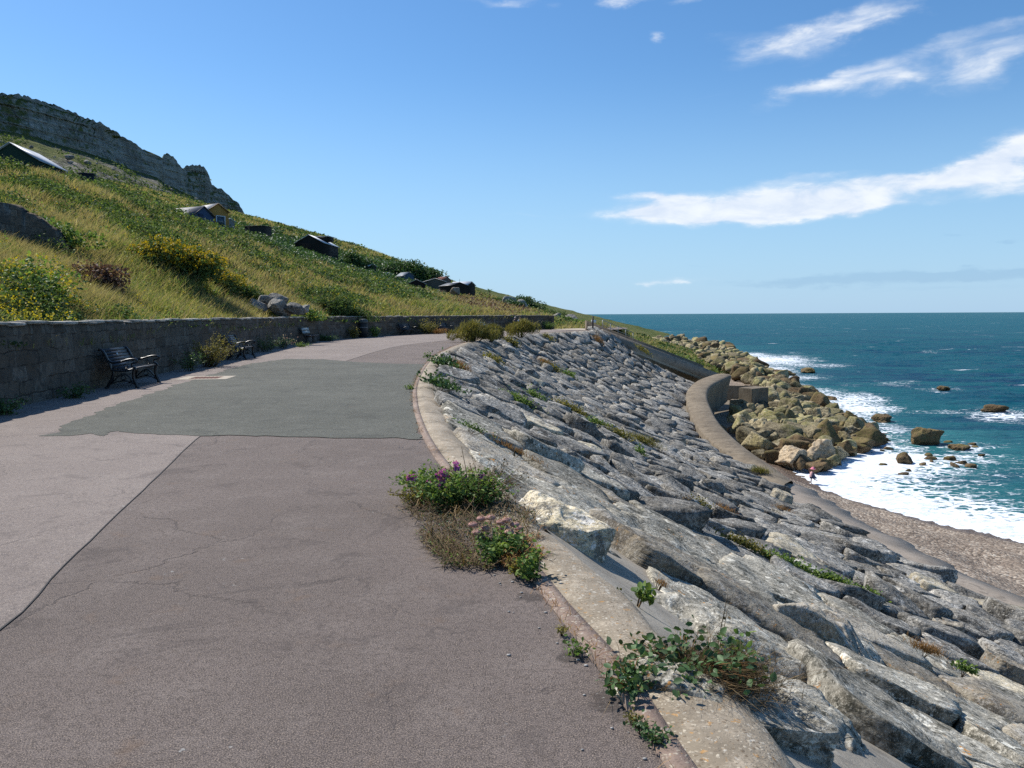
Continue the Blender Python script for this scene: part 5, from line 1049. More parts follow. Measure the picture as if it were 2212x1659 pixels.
def veg():
    n = 520000; Y = np.exp(rng.uniform(np.log(11), np.log(265), n)); px = rng.uniform(-90, 1600, n)
    X = (px-1106)/1728*Y; wd, _ = walld(X, Y); wd = np.where((Y > 92) | ((Y > 86) & (X > 13)), np.maximum(wd, 3), wd); k = (wd > .25) & ((Y < 84) | (X < 44)); X, Y, wd = X[k], Y[k], wd[k]
    near = rng.random(len(X)) < np.interp(Y, [11, 25, 60, 215], [.55, .8, 1, 1]); X, Y, wd = X[near], Y[near], wd[near]
    Z = hill_z(X, Y); P = np.column_stack([X, Y, Z]); q = topix(P+[0, 0, .3]); x, y = q[:, 0], q[:, 1]
    jx = x+fbm(P*.3, 3)*30; jy = y+fbm(P*.3+7, 3)*12; dist = Y
    # hidden slope behind the crest needs little
    T_ = anyp(jx, jy, zT); B_ = anyp(jx, jy, zB); D_ = anyp(jx, jy, zD); PP = anyp(jx, jy, zP); YY = anyp(jx, jy, zY)
    nz = fbm(P*.22, 4)
    typ = np.where(PP, 4, np.where(D_, 3, np.where(T_ & ~B_, np.where(nz > .08, 2, 0), np.where(B_, np.where(nz < -.35, 0, 1), np.where(nz > .12, 1, np.where(nz < -.15, 0, 2))))))
    r = rng.random(len(P)); S = P[:, 0]*0+1
    px1 = dist*.00125                                   # one photo-size pixel
    mound = np.clip(fbm(P*[.45, .45, 0]+30, 3)+.25, 0, 1)
    def pick(m): return P[m], dist[m], px1[m], mound[m]
    k0 = (wd > .3)
    low = np.interp(wd, [.3, 2], [.35, 1.])
    # grass
    for nm, m, mt, lb, hh in (('dry_grass', ((typ == 0) | ((typ == 4) & (r < .4)) | ((typ == 2) & (r < .30))), LF['dry'], 'tan windblown seed grass over the hillside', .62), ('green_grass', ((typ == 2) | ((typ == 0) & (r > .5)) | ((typ == 1) & (r > .8))), LF['mid'], 'olive green grass and weeds over the hillside', .5)):
        m = m & k0; p, d, w, _ = pick(m); lw = low[m]; reps = 2; p = np.repeat(p, reps, 0)+rng.normal(size=(len(p)*reps, 3))*[.12, .12, 0]*np.repeat(np.clip(d/30, .5, 3), reps)[:, None]; d = np.repeat(d, reps); w = np.repeat(w, reps); lw = np.repeat(lw, reps)
        V, a, b = blades(p-[0, 0, .05], hh*rng.uniform(.5, 1.25, len(p))*lw*np.interp(d, [10, 100, 200], [.8, 1, 1.1]), np.maximum(.010, w*.75), lean=(.22, -.12)); tag(link(nm, mesh_np(nm, V, [a, b]), mt), lb, None, None, 'stuff'); print(nm, len(p))
    # leafy undergrowth
    for nm, m, mt, lb in (('brambles', (typ == 1) & (r < .85), LF['bramble'], 'dark leafy bramble thicket on the hillside'), ('leafy_weeds', ((typ == 1) & (r > .55)) | ((typ == 2) & (r > .8)), LF['green'], 'bright leafy weeds among the brambles'), ('dense_scrub', typ == 3, LF['dark'], 'dark green scrub along the hill crest'), ('seed_heads', (typ == 4) & (r > .3), LF['heath'], 'purple-brown seed heads near the huts')):
        m = m & k0; p, d, w, mo = pick(m); lw = low[m]; reps = 3 if nm in ('brambles', 'dense_scrub') else 1; p = np.repeat(p, reps, 0)+rng.normal(size=(len(p)*reps, 3))*[.16, .16, 0]*np.repeat(np.clip(d/25, .6, 3.5), reps)[:, None]; d = np.repeat(d, reps); w = np.repeat(w, reps); mo = np.repeat(mo, reps); lw = np.repeat(lw, reps)
        h = (.16+.75*mo*np.interp(d, [10, 60, 200], [.8, 1.1, .9]))*lw; p = p+np.column_stack([0*h, 0*h, h*rng.uniform(.25, 1.05, len(p))])
        V, f_ = leaf_quads(p, np.maximum(.07, w*2.0)*rng.uniform(.7, 1.4, len(p)), up=.5, asp=.7); tag(link(nm, mesh_np(nm, V, [f_]), mt), lb, None, None, 'stuff'); print(nm, len(p))
    m = k0 & ((YY & (r < .12)) | ((typ != 0) & (dist < 75) & (r < .010)) | ((typ == 1) & (x < 900) & (y > 560) & (r < .03))); p, d, w, mo = pick(m); p = p+np.column_stack([0*d, 0*d, rng.uniform(.35, .7, len(d))*low[m]])
    V, f_ = quads_flat(np.repeat(p, 3, 0)+rng.normal(size=(len(p)*3, 3))*.03, np.repeat(np.maximum(.05, w*1.3), 3)); tag(link('ragwort_flowers', mesh_np('ragwort', V, [f_]), LF['yellow']), 'small yellow flower heads dotted over the hillside', None, None, 'stuff')
veg()
def bush(name, loc, a, b, h, n, ls, mt, label, cat='shrub', flowers=None, stems=True, rz=0, group=None, spike=0, base=.15, fmat=None, fn=0, fsz=.05, seed=1, pointy=1.0):
    r = np.random.default_rng(seed+11); e = empty(name, tuple(loc), rz, label, cat, group)
    nl = max(5, int(9*(a*b*h)**.2)); C = np.column_stack([r.normal(0, a*.33, nl*2), r.normal(0, b*.33, nl*2), r.uniform(.25, .68, nl*2)*h]); C[:, 2] *= np.exp(-(C[:, 0]/a)**2-(C[:, 1]/b)**2)*1.25
    rad = r.uniform(.22, .42, nl*2)*min(a, b, h*1.2)*1.15
    k = r.integers(0, nl*2, n); d = r.normal(size=(n, 3)); d /= np.linalg.norm(d, axis=1)[:, None]; P = C[k]+d*(rad[k]*r.uniform(.45, 1.12, n)**.6)[:, None]*[1.25, 1.25, pointy]
    P[:, 2] = np.abs(P[:, 2])+.02
    if spike: V, f1, f2 = blades(P, ls*r.uniform(.6, 1.4, n), ls*.16, lean=(.1, -.05), spread=.45, r=r); me = mesh_np('foliage', V, [f1, f2])
    else: V, f_ = leaf_quads(P, ls*r.uniform(.6, 1.35, n), up=.6, r=r); me = mesh_np('foliage', V, [f_])
    link('foliage', me, mt, e)
    if stems:
        mb = MB()
        for i in range(min(nl*2, 16)): c = C[i]; mb.tube(crom([(c[0]*.15, c[1]*.15, -.08), (c[0]*.5, c[1]*.5, c[2]*.55), tuple(c+[0, 0, rad[i]*.5])], 6), [.02*h+.004, .018*h+.003, .015*h+.003, .012*h+.002, .01*h+.002, .006*h+.001], 5)
        mb.build('stems', LF['brown'], e)
    if fn:
        kk = r.integers(0, nl*2, fn); d = r.normal(size=(fn, 3)); d[:, 2] = np.abs(d[:, 2]); d /= np.linalg.norm(d, axis=1)[:, None]; Q = C[kk]+d*(rad[kk]*1.1)[:, None]*[1.25, 1.25, 1]
        V, f_ = quads_flat(np.repeat(Q, 4, 0)+r.normal(size=(fn*4, 3))*fsz*.5, fsz, r=r); link('flowers', mesh_np('flowers', V, [f_]), fmat, e)
    return e
# the two shrubs at the road edge and things on the hill
for (px, py, a, b, h, sd, lb) in [(1022, 739, 1.25, .9, 1.15, 3, 'first round olive green shrub growing on the road edge at the bend'), (1062, 735, .9, .7, .75, 33, 'browner lower shrub merging with the right side of the first road edge shrub'), (1124, 727, 1.5, .9, 1.15, 4, 'second round olive shrub on the road edge, in front of the seated people')]:
    P = onz(px, py); bush('roadside_shrub', P, a, b, h, 5200, .17, LF['ochre'] if sd != 33 else mat_leaf('russet weed', [(.17, .10, .04), (.14, .12, .035), (.10, .11, .03)], .6, .35, .3, .8), lb, spike=1, seed=sd, pointy=1.1)
P = aty(412, 648, 40); bush('ragwort_mound', hill_p(412, 640) if 'hill_p' in globals() else P, 4.2, 2.2, 1.5, 9000, .15, LF['bramble'], 'mound of dark foliage topped with a band of golden yellow flowers', fmat=LF['gold'], fn=1500, fsz=.13, seed=9, rz=.5) if False else None
def on_hill(px, py):
    d = ray(px, py); ts = np.linspace(12, 260, 2500); P = np.outer(ts, d)+[0, 0, EYE]; z = hill_z(P[:, 0], P[:, 1]); wd, _ = walld(P[:, 0], P[:, 1]); ok = (P[:, 2] < z) & (wd > .1); k = np.argmax(ok) if ok.any() else 700; return P[k]
for k, (px, py, a, b, h, n, ls, mt, lb, fm, fn, fs) in enumerate([
  (350, 565, 2.2, 1.6, 1.1, 4200, .14, 'bramble', 'upper left end of the golden flowered mound on the hillside', 'gold', 900, .10), (410, 592, 2.4, 1.7, 1.3, 5200, .14, 'bramble', 'middle of the golden flowered mound on the hillside', 'gold', 1100, .10), (465, 618, 2.0, 1.6, 1.3, 4200, .14, 'bramble', 'lower right end of the golden flowered mound on the hillside', 'gold', 800, .10),
  (210, 618, 1.3, 1.0, .9, 1800, .12, 'heath', 'reddish brown bushy plant in the grass at left', None, 0, 0), (720, 672, 2.6, 1.4, 1.5, 5000, .15, 'bramble', 'dark rounded bush just right of the hillside rock pile', 'yellow', 60, .08), (765, 680, 2.2, 1.2, 1.2, 3500, .15, 'bramble', 'dark bush above the wall near the litter bin', 'yellow', 30, .08), (668, 678, 1.2, .9, .7, 1500, .13, 'green', 'bright green low bush right beside the hillside rock pile', 'yellow', 60, .07), (520, 640, 1.6, 1.2, 1.0, 2200, .13, 'bramble', 'bush left of the hillside rock pile', 'yellow', 40, .07),
  (100, 520, 2.0, 1.4, .9, 2500, .14, 'green', 'fresh green bush beside the end of the ruined hillside wall', None, 0, 0), (60, 640, 1.5, 1.2, 1.0, 2600, .11, 'green', 'bushy ragwort thick with yellow flowers at the left edge', 'yellow', 260, .055), (120, 668, 1.0, .8, .7, 1500, .10, 'green', 'smaller ragwort beside the bushy one, also in yellow flower', 'yellow', 150, .05)]):
    P = on_hill(px, py+12); bush('hillside_shrub', P-[0, 0, .1], a, b, h, n, ls, LF[mt], lb, fmat=LF[fm] if fm else None, fn=fn, fsz=fs, seed=30+k, rz=.4)
for k, (px, py, Y, a, b, h, n, ls, mt, lb) in enumerate([(763, 577, 140, 2.4, 2.0, 2.7, 6000, .30, 'dark', 'dense dark round bush on the skyline right of the little grey hut'), (787, 580, 150, 2.0, 2.0, 1.9, 2600, .30, 'dark', 'smaller dark bush behind the round skyline bush'),
  (840, 600, 178, 6, 4, 3.2, 6000, .40, 'dark', 'left shoulder of the long green mound behind the huts'), (885, 598, 180, 7, 4, 3.6, 7500, .40, 'dark', 'crown of the long green mound behind the huts'), (925, 606, 180, 5, 4, 2.8, 5500, .40, 'dark', 'right shoulder of the long green mound behind the huts'), (1105, 663, 150, 4, 3, 1.6, 2200, .3, 'dark', 'dark scrub on the ridge right of the palm'),
  (1130, 665, 165, 4.2, 3, 2.4, 3200, .36, 'dark', 'dark sloping thicket at the far end of the ridge'), (1150, 670, 165, 2.5, 3, 1.4, 2200, .36, 'dark', 'low end of the dark sloping thicket'), (1190, 690, 150, 4, 3, 2.0, 3500, .3, 'bramble', 'bushy hump on the far headland'), (1215, 697, 140, 4, 3, 1.3, 3500, .3, 'green', 'low green scrub on the far headland'), (1262, 706, 120, 4, 3, .8, 2500, .25, 'green', 'green scrub behind the white notice board'), (1335, 715, 118, 4.5, 1.5, 1.0, 2500, .22, 'green', 'green bank plants above the far end of the shore rocks'), (1075, 640, 160, 3, 2, 1.4, 1500, .3, 'bramble', 'scrub beside the palm')]):
    P = aty(px, py, Y); P[2] = min(P[2], hill_z(P[0], P[1])[0]+.3) if k > 7 else P[2]; bush('far_shrub', P-[0, 0, .4], a, b, h, n, ls, LF[mt], lb, seed=60+k, stems=k < 2)
# scrub over the talus under the cliff
k = np.flatnonzero((CZ > 1.12) & (CPX > -80) & (CPX < 640)); k = rng.choice(k, 60000); q = CV[k]+rng.normal(size=(len(k), 3))*[1.5, 1.5, .3]; m_ = fbm(q*.05, 3); q = q[m_ > .02]; q[:, 2] += .5
V, f_ = leaf_quads(q, .65*rng.uniform(.6, 1.4, len(q)), up=.5); tag(link('talus_scrub', mesh_np('talus', V, [f_]), LF['bramble']), 'dark scrub scattered over the slope under the cliff', None, None, 'stuff')
k = np.flatnonzero((CZ < .5) & (CPX > -80) & (CPX < 640)); k = rng.choice(k, 7000); q = CV[k]+rng.normal(size=(len(k), 3))*[.5, .5, .15]
V, f_ = leaf_quads(q, .7*rng.uniform(.6, 1.4, len(q)), up=.5); tag(link('clifftop_grass', mesh_np('clifftop', V, [f_]), LF['mid']), 'tufts of grass along the cliff top', None, None, 'stuff')
# palm
P = aty(1058, 640, 163); e = empty('palm_tree', tuple(P-[0, 0, .5]), 0, 'small spiky palm standing on the ridge right of the huts', 'palm'); mb = MB(); mb.tube([(0, 0, -.5), (.03, 0, .7), (0, 0, 1.5)], [.12, .10, .09], 7); mb.build('trunk', LF['brown'], e)
mb = MB()
for k in range(16):
    a = k*2.399; el = .1+.9*(k % 5)/5; d = np.array([math.cos(a)*math.cos(el), math.sin(a)*math.cos(el), math.sin(el)]); s = np.array([-math.sin(a), math.cos(a), 0]); L1 = 1.25; p0 = np.array([0, 0, 1.5]); p1 = p0+d*L1*.55; p2 = p0+d*L1-[0, 0, .35]
    mb.add([p0-s*.04, p0+s*.04, p1+s*.13, p1-s*.13, p2+s*.02, p2-s*.02], [[0, 1, 2, 3], [3, 2, 4, 5]])
mb.build('fronds', LF['dark'], e)
# weeds growing along the foot of the wall
def weed(loc, h, spreadr, nst, mt, label, cat='weed', leaf=.03, lpn=26, fm=None, fn=0, fsz=.03, seed=0, lean=(0, 0), stemm='brown', group=None, name='weed_plant', rad=.004, bend=.5):
    r = np.random.default_rng(seed+500); e = empty(name, tuple(loc), 0, label, cat, group); mb = MB(); LP = []; FP = []
    for k in range(nst):
        a = r.uniform(0, 6.283); s = spreadr*math.sqrt(r.uniform(.02, 1)); hh = h*r.uniform(.55, 1.0)*(1-.35*s/(spreadr+1e-6)); tip = np.array([math.cos(a)*s+lean[0]*hh, math.sin(a)*s+lean[1]*hh, hh]); b0 = np.array([math.cos(a)*s*.2, math.sin(a)*s*.2, -.02])
        mid = (b0+tip)/2+np.array([-math.cos(a), -math.sin(a), .6])*s*bend*.25+r.normal(size=3)*.03*h; c = crom([b0, mid, tip], 8); mb.tube(c, np.linspace(rad, rad*.4, 8), 4)
        t = r.uniform(.15, 1.02, lpn); LP.append(np.stack([np.interp(t, np.linspace(0, 1, 8), c[:, q]) for q in range(3)], 1)+r.normal(size=(lpn, 3))*leaf*.8)
        if fn: FP.append(c[-1]+r.normal(size=(fn, 3))*fsz*1.4)
    mb.build('stems', LF[stemm], e); LP = np.vstack(LP); LP[:, 2] = np.abs(LP[:, 2]); V, f_ = leaf_quads(LP, leaf*r.uniform(.6, 1.3, len(LP)), up=.6, r=r); link('foliage', mesh_np('foliage', V, [f_]), LF[mt], e)
    if fn: V, f_ = quads_flat(np.vstack(FP), fsz, r=r); link('flowers', mesh_np('flowers', V, [f_]), LF[fm], e)
    return e
p, a = at_wall(25.0, .55); weed(p, 1.30, .85, 46, 'ochre', 'tall straggly half-dead weed leaning out from the wall between the first two iron benches', leaf=.05, lpn=40, seed=1, lean=(.35, -.1), rad=.008, fm='yellow', fn=0)
p, a = at_wall(23.2, .5); weed(p, .7, .6, 22, 'dark', 'darker weed at the foot of the wall left of the tall straggly weed', leaf=.05, lpn=26, seed=2)
for k, (Y, off, h, s, n, mt, lb) in enumerate([(35.5, .35, .9, .9, 36, 'dark', 'leafy dark weed against the wall between the second iron bench and the pale-backed bench'), (38.6, .5, .7, .6, 24, 'dark', 'dark weed with pale flower specks just left of the pale-backed bench'), (40.3, 1.1, .25, .5, 20, 'green', 'low bright green weed at the shadow edge by the pale-backed bench'), (55.0, .45, 1.0, .5, 26, 'ochre', 'weed just left of the litter bin'), (58.8, .5, .95, .5, 26, 'green', 'yellow-green weed just right of the litter bin'),
   (66.8, .8, 1.5, 1.2, 60, 'ochre', 'bushy weed with russet foot between the two far iron benches'), (67.8, 1.2, .5, 1.1, 40, 'rust', 'russet dry weed under the bushy one'), (84.2, .6, 1.0, .9, 40, 'green', 'green weed at the very end of the wall'), (13.0, .4, .35, .5, 18, 'dark', 'low dark weed at the wall foot by the left edge of the view'), (15.6, .3, .3, .5, 16, 'dark', 'low dark weed at the wall foot left of the nearest bench'), (50, .35, .4, .8, 22, 'dark', 'low dark weed at the wall foot right of the pale-backed bench')]):
    p, a = at_wall(Y, off); weed(p, h, s, n, mt, lb, leaf=.05 if Y < 45 else .09, lpn=26, seed=10+k, fm='white' if 'pale flower' in lb else None, fn=4 if 'pale flower' in lb else 0, fsz=.07)
# ---------------------------------------------------------------- foreground plants
P0 = onz(985, 1118, .02)
e = weed(onz(965, 1095, .02), .42, .42, 60, 'green', 'mallow with purple flowers sprawling over the kerb in front of the pale boulder', 'flowering plant', leaf=.034, lpn=30, seed=40, fm='purple', fn=0, name='mallow', rad=.0035, stemm='green')
FPn = [(955, 1022, .012), (960, 1028, .3), (950, 1037, .3), (945, 1045, .3), (958, 1033, .3), (1037, 1032, .3), (1003, 1036, .2), (980, 1000, .3), (885, 1038, .1), (895, 1035, .1), (928, 1044, .1), (952, 1052, .1), (965, 1018, .3), (970, 1030, .2), (1040, 1027, .3), (948, 1030, .3)]
rr = np.random.default_rng(3); Q = []
for px, py, z in FPn: Q.append(aty(px, py, 6.55)+rr.normal(size=3)*.012)
Q = np.array(Q)-np.array(e.location)
mb = MB()
for c in [q_+rr.normal(size=3)*.02*k_ for q_ in Q for k_ in (0, 1)]:
    for k in range(5):
        a = k*1.257+rr.uniform(0, .5); d = np.array([math.cos(a), -.4, math.sin(a)]); s = np.array([-math.sin(a), 0, math.cos(a)]); mb.add([c, c+d*.018+s*.013, c+d*.032, c+d*.018-s*.013], [[0, 1, 2, 3]])
mb.build('flowers', LF['purple'], e)
weed(onz(930, 1060, .02), .22, .38, 34, 'green', 'low green leafy spray at the left edge of the mallow', leaf=.032, lpn=26, seed=41, name='weed_plant', stemm='green')
weed(onz(1035, 1085, .02), .46, .42, 60, 'brown', 'tangle of dry dark stalks behind the mallow', leaf=.018, lpn=16, seed=42, name='dead_stalks', cat='dead plant', rad=.003)
for k, (px, py, h, lx) in enumerate([(1022, 1010, .62, -.05), (1012, 1080, .50, .02)]):
    weed(onz(1005+k*38, 1100, .02), h, .05, 2, 'brown', ['tallest thin dead stem rising above the mallow', 'second upright dead stem between the mallow and the pale boulder'][k], leaf=.018, lpn=9, seed=43+k, name='dry_stalk_plant', cat='dead plant', rad=.0045, lean=(lx*.2, 0))
weed(onz(1030, 1095, .02), .36, .34, 46, 'green', 'leafy green mass between the mallow flowers and the pale boulder', leaf=.032, lpn=24, seed=45, stemm='brown')
weed(onz(905, 1085, .02), .20, .30, 30, 'ochre', 'olive trailing weed at the left foot of the mallow', leaf=.026, lpn=22, seed=46, stemm='brown')
# mat of dead trailing stalks on the asphalt
def mat_of(name, poly, n, mt, label, L_=.12, lf=None, seed=0, z0=.012, hz=.05, w=.003):
    r = np.random.default_rng(seed); P = np.array([onz(*q)[:2] for q in poly]); lo, hi = P.min(0), P.max(0); x = r.uniform(lo[0], hi[0], n*4); y = r.uniform(lo[1], hi[1], n*4); k = inpoly(x+fbm(np.column_stack([x, y, 0*x])*5, 2)*.08, y, P); x, y = x[k][:n], y[k][:n]; mb = MB()
    e = empty(name, (x.mean(), y.mean(), 0), 0, label, 'weed'); o = np.array([x.mean(), y.mean(), 0])
    a = r.uniform(0, 6.283, len(x)); l = L_*r.uniform(.3, 1.3, len(x)); p0 = np.column_stack([x, y, z0+r.uniform(0, hz, len(x))])-o; d = np.column_stack([np.cos(a), np.sin(a), r.normal(.1, .35, len(x))]); p2 = p0+d*l[:, None]; p2[:, 2] = np.abs(p2[:, 2]-z0)+z0; p1 = (p0+p2)/2+r.normal(size=p0.shape)*l[:, None]*.18; p1[:, 2] = np.abs(p1[:, 2])+z0
    s = np.column_stack([-np.sin(a), np.cos(a), a*0])*w; up = np.array([0, 0, w])
    V = np.stack([p0-s, p0+s, p1+s+up, p1-s+up, p2], 1).reshape(-1, 3); b = np.arange(len(x))[:, None]*5; link('stalks', mesh_np('stalks', V, [b+[0, 1, 2, 3], b+[3, 2, 4]]), LF[mt], e)
    if lf: 
        kk = r.integers(0, len(x), int(len(x)*lf[1])); Q = p0[kk]+r.normal(size=(len(kk), 3))*[.02, .02, .012]; Q[:, 2] = np.abs(Q[:, 2])+.01; V, f_ = leaf_quads(Q, lf[2]*r.uniform(.6, 1.3, len(kk)), r=r); link('foliage', mesh_np('foliage', V, [f_]), LF[lf[0]], e)
    return e
mat_of('dead_weed_mat', [(872, 1085), (960, 1060), (1100, 1075), (1165, 1140), (1150, 1200), (1090, 1215), (1010, 1195), (930, 1160), (880, 1120)], 1900, 'brown', 'flat mat of dry brown trailing weed spread over the asphalt below the mallow', .14, ('dark', 1.0, .016), 1)
mat_of('dead_weed_mat', [(1090, 1190), (1150, 1170), (1170, 1230), (1130, 1245), (1085, 1225)], 800, 'rust', 'small rusty dry tuft beside the bright upright weed', .08, ('rust', .6, .012), 2)
mat_of('dead_weed_mat', [(905, 1150), (1000, 1190), (1060, 1235), (960, 1225), (920, 1190)], 700, 'brown', 'thin edge of dead stalks reaching onto the asphalt', .12, ('green', .8, .016), 3, hz=.02)
# wild carrot
e = weed(onz(1072, 1198, .03), .21, .22, 34, 'green', 'clump of wild carrot with dome-shaped pinkish cream seed heads', 'flowering plant', leaf=.03, lpn=24, seed=50, name='wild_carrot', rad=.004, stemm='green')
rr = np.random.default_rng(8); 
for (px, py) in [(1022, 1133), (1040, 1120), (1060, 1118), (1082, 1128), (1095, 1123), (1030, 1150), (1048, 1142), (1075, 1143), (1092, 1141), (1112, 1133), (1120, 1141), (1100, 1150), (1070, 1165), (1052, 1170), (1088, 1172), (1118, 1155), (1040, 1160), (1105, 1164)]:
    c = aty(px, py, 5.25+rr.uniform(-.12, .12))-np.array(e.location); mb = MB(); V, Fc = ico(2); mb.add(V*[.034, .034, .018]+c, Fc); n = 70; a = rr.uniform(0, 6.283, n); q = np.sqrt(rr.uniform(0, 1, n)); R0 = rr.uniform(.028, .042); Pq = np.column_stack([np.cos(a)*q*R0, np.sin(a)*q*R0, (1-q**2)*R0*.7])+c
    V, f_ = quads_flat(Pq, .011, r=rr); mb.add(V, f_); mb.tube([c+[0, 0, 0], c*[.7, .7, .6], c*[.2, .2, .0]], .0022, 4); mb.build('seed_head', LF['white'], e)
weed(onz(1062, 1212, .03), .14, .09, 16, 'green', 'fresh round-leaved weed at the foot of the wild carrot', leaf=.034, lpn=10, seed=52, stemm='green')
weed(onz(1142, 1246, .03), .24, .09, 12, 'green', 'upright bright green weed standing alone below the pale boulder', leaf=.032, lpn=22, seed=53, stemm='green')
weed(onz(1118, 1238, .03), .12, .10, 14, 'ochre', 'yellowish low weed touching the upright bright one', leaf=.022, lpn=12, seed=54)
# bramble clump on the coping
Pb = onslope(1500, 1470); Pb = onz(1480, 1478, -.05)
e = weed(Pb, .20, .36, 60, 'dark', 'bramble clump with dead grass spilling over the coping in the foreground', 'bramble', leaf=.042, lpn=12, seed=60, name='bramble_clump', stemm='rust', rad=.003, bend=.9)
V, f1, f2 = blades(np.column_stack([rr.normal(.07, .13, 4200), rr.normal(-.02, .08, 4200), rr.uniform(-.05, .05, 4200)]), rr.uniform(.04, .15, 4200), .003, lean=(.1, -.2), spread=.9, r=rr); link('dead_grass', mesh_np('dead_grass', V, [f1, f2]), LF['brown'], e)
weed(onz(1365, 1478, .03), .10, .17, 24, 'dark', 'trailing bramble leaves reaching left from the clump', leaf=.038, lpn=9, seed=61, name='bramble_runner', stemm='rust')
weed(onz(1585, 1470, -.1), .22, .16, 22, 'green', 'green upright leaves at the right side of the bramble clump', leaf=.046, lpn=8, seed=62, stemm='green')
weed(onz(1545, 1420, -.05), .36, .03, 2, 'brown', 'single bent dead stem rising from the bramble clump', leaf=.02, lpn=5, seed=63, name='dry_stalk_plant', cat='dead plant', rad=.003, lean=(.25, .1))
# green strips and tufts between the stones
def tuft(px, py, a, b, h, n, ls, mt, lb, cat='weed', seed=0, spike=0, fm=None, fn=0, group=None, name='bank_weed', dz=.0):
    P = onslope(px, py); al, dw, nm = [q[0] for q in frame_at(P[None])]; r = np.random.default_rng(seed+90); e = empty(name, tuple(P+nm*dz), 0, lb, cat, group)
    q = r.normal(size=(n, 2))*[a*.45, b*.45]; Pp = q[:, :1]*dw+q[:, 1:]*al+nm*(np.abs(r.normal(0, .5, n))*h)[:, None]
    if spike: V, f1, f2 = blades(Pp, h*r.uniform(.5, 1.2, n), ls*.2, spread=.45, r=r); me = mesh_np('foliage', V, [f1, f2])
    else: V, f_ = leaf_quads(Pp, ls*r.uniform(.6, 1.3, n), up=.8, r=r); me = mesh_np('foliage', V, [f_])
    link('foliage', me, LF[mt], e)
    mb = MB()
    for k in range(6): c = Pp[k]; mb.tube([c*0-nm*.12, c*.6, c], [.006, .004, .002], 4)
    mb.build('stems', LF['brown'], e)
    if fn: V, f_ = quads_flat(Pp[:fn]+nm*h*.8, .02, r=r); link('flowers', mesh_np('flowers', V, [f_]), LF[fm], e)
for k, q in enumerate([(1600, 1195, .55, .16, .13, 900, .05, 'ochre', 'upper yellow-green end of the long weed strip between the stones'), (1690, 1235, .6, .18, .15, 1300, .055, 'green', 'middle of the long weed strip, thick with fresh leaves'), (1790, 1275, .55, .17, .15, 1200, .06, 'green', 'lower middle of the long weed strip between the stones'), (1865, 1305, .35, .15, .14, 700, .065, 'green', 'broad-leaved lower end of the long weed strip'),
   (1990, 1430, .35, .10, .10, 500, .035, 'rust', 'dry weed strip running down toward the right edge'), (2075, 1468, .2, .08, .10, 300, .05, 'green', 'green leaves at the foot of the dry weed strip by the right edge'), (1380, 1310, .07, .06, .08, 60, .06, 'green', 'single rosette of bright green leaves on the bare grout'), (1305, 1308, .10, .06, .05, 200, .025, 'ochre', 'small tuft on the coping left of the lone rosette'), (1495, 1330, .2, .05, .05, 240, .022, 'brown', 'small dry tuft at the edge of the long grey slab'), (1420, 1280, .08, .04, .04, 120, .02, 'rust', 'tiny rusty tuft above the lone rosette'),
   (1330, 945, .9, .5, .22, 900, .09, 'ochre', 'golden green weed patch in the middle of the bank'), (1290, 925, .6, .4, .2, 700, .09, 'green', 'green weed patch just above the golden one mid bank'), (1385, 965, .8, .35, .22, 700, .09, 'ochre', 'golden grass patch leading right from the mid-bank weeds'), (1232, 892, .9, .5, .25, 800, .09, 'ochre', 'yellowish weed patch higher up the bank'), (1120, 878, .7, .4, .2, 700, .08, 'green', 'green weed patch near the top of the bank'), (1150, 862, .5, .4, .2, 400, .08, 'green', 'small green weed near the one at the top of the bank'),
   (955, 800, .5, .5, .25, 600, .10, 'dark', 'dark weed in the first gap below the coping at the bend'), (985, 808, .4, .4, .2, 400, .09, 'rust', 'brownish tuft below the coping at the bend'), (950, 850, .5, .5, .22, 500, .08, 'dark', 'dark tuft against the coping where the road bends'), (1060, 785, .6, .6, .3, 500, .1, 'ochre', 'olive tuft below the first road edge shrub'), (1190, 800, .7, .6, .3, 500, .11, 'ochre', 'olive tuft in the upper middle of the bank'), (1225, 815, .6, .5, .3, 400, .11, 'green', 'green tuft in the upper middle of the bank'), (1385, 760, 1.0, .8, .3, 400, .14, 'ochre', 'faint olive tuft near the staircase'), (1175, 790, .6, .6, .2, 300, .1, 'rust', 'russet tuft in the upper middle of the bank'),
   (1375, 988, .25, .2, .25, 200, .09, 'green', 'lone bright green plant among mid-bank stones'), (1560, 1120, .3, .3, .12, 250, .06, 'rust', 'rusty tuft right of centre on the bank'), (1685, 1110, .5, .15, .1, 250, .05, 'rust', 'rusty tuft on the lower bank'), (1470, 1115, .2, .2, .35, 300, .04, 'brown', 'tall dead brown weed standing among the stones'), (1505, 1100, .3, .2, .15, 250, .05, 'ochre', 'olive tuft beside the tall dead brown weed'), (1640, 1028, .5, .35, .2, 500, .09, 'ochre', 'olive grass tuft on the sea wall where it meets the apron'),
   (1110, 1000, .5, .05, .06, 300, .03, 'rust', 'rusty moss line in a crack of the big tilted slab'), (1010, 945, .3, .08, .07, 250, .03, 'green', 'green moss by the coping above the mallow'), (1790, 1170, .3, .12, .12, 260, .05, 'ochre', 'olive tuft low on the bank by the apron'), (1100, 745, .6, .5, .3, 500, .13, 'ochre', 'olive weeds under the second road edge shrub'), (1180, 735, .6, .5, .25, 400, .13, 'ochre', 'olive weeds on the bank top right of the second shrub'), (1290, 740, .6, .5, .25, 300, .13, 'rust', 'russet weeds near the bank top by the stairs')]):
    tuft(*q, seed=k, spike=1 if q[7] in ('rust',) or 'grass' in q[8] else 0, dz=(.15 if q[1] > 1170 and q[0] > 1550 else .06) if q[1] > 1150 else .15)
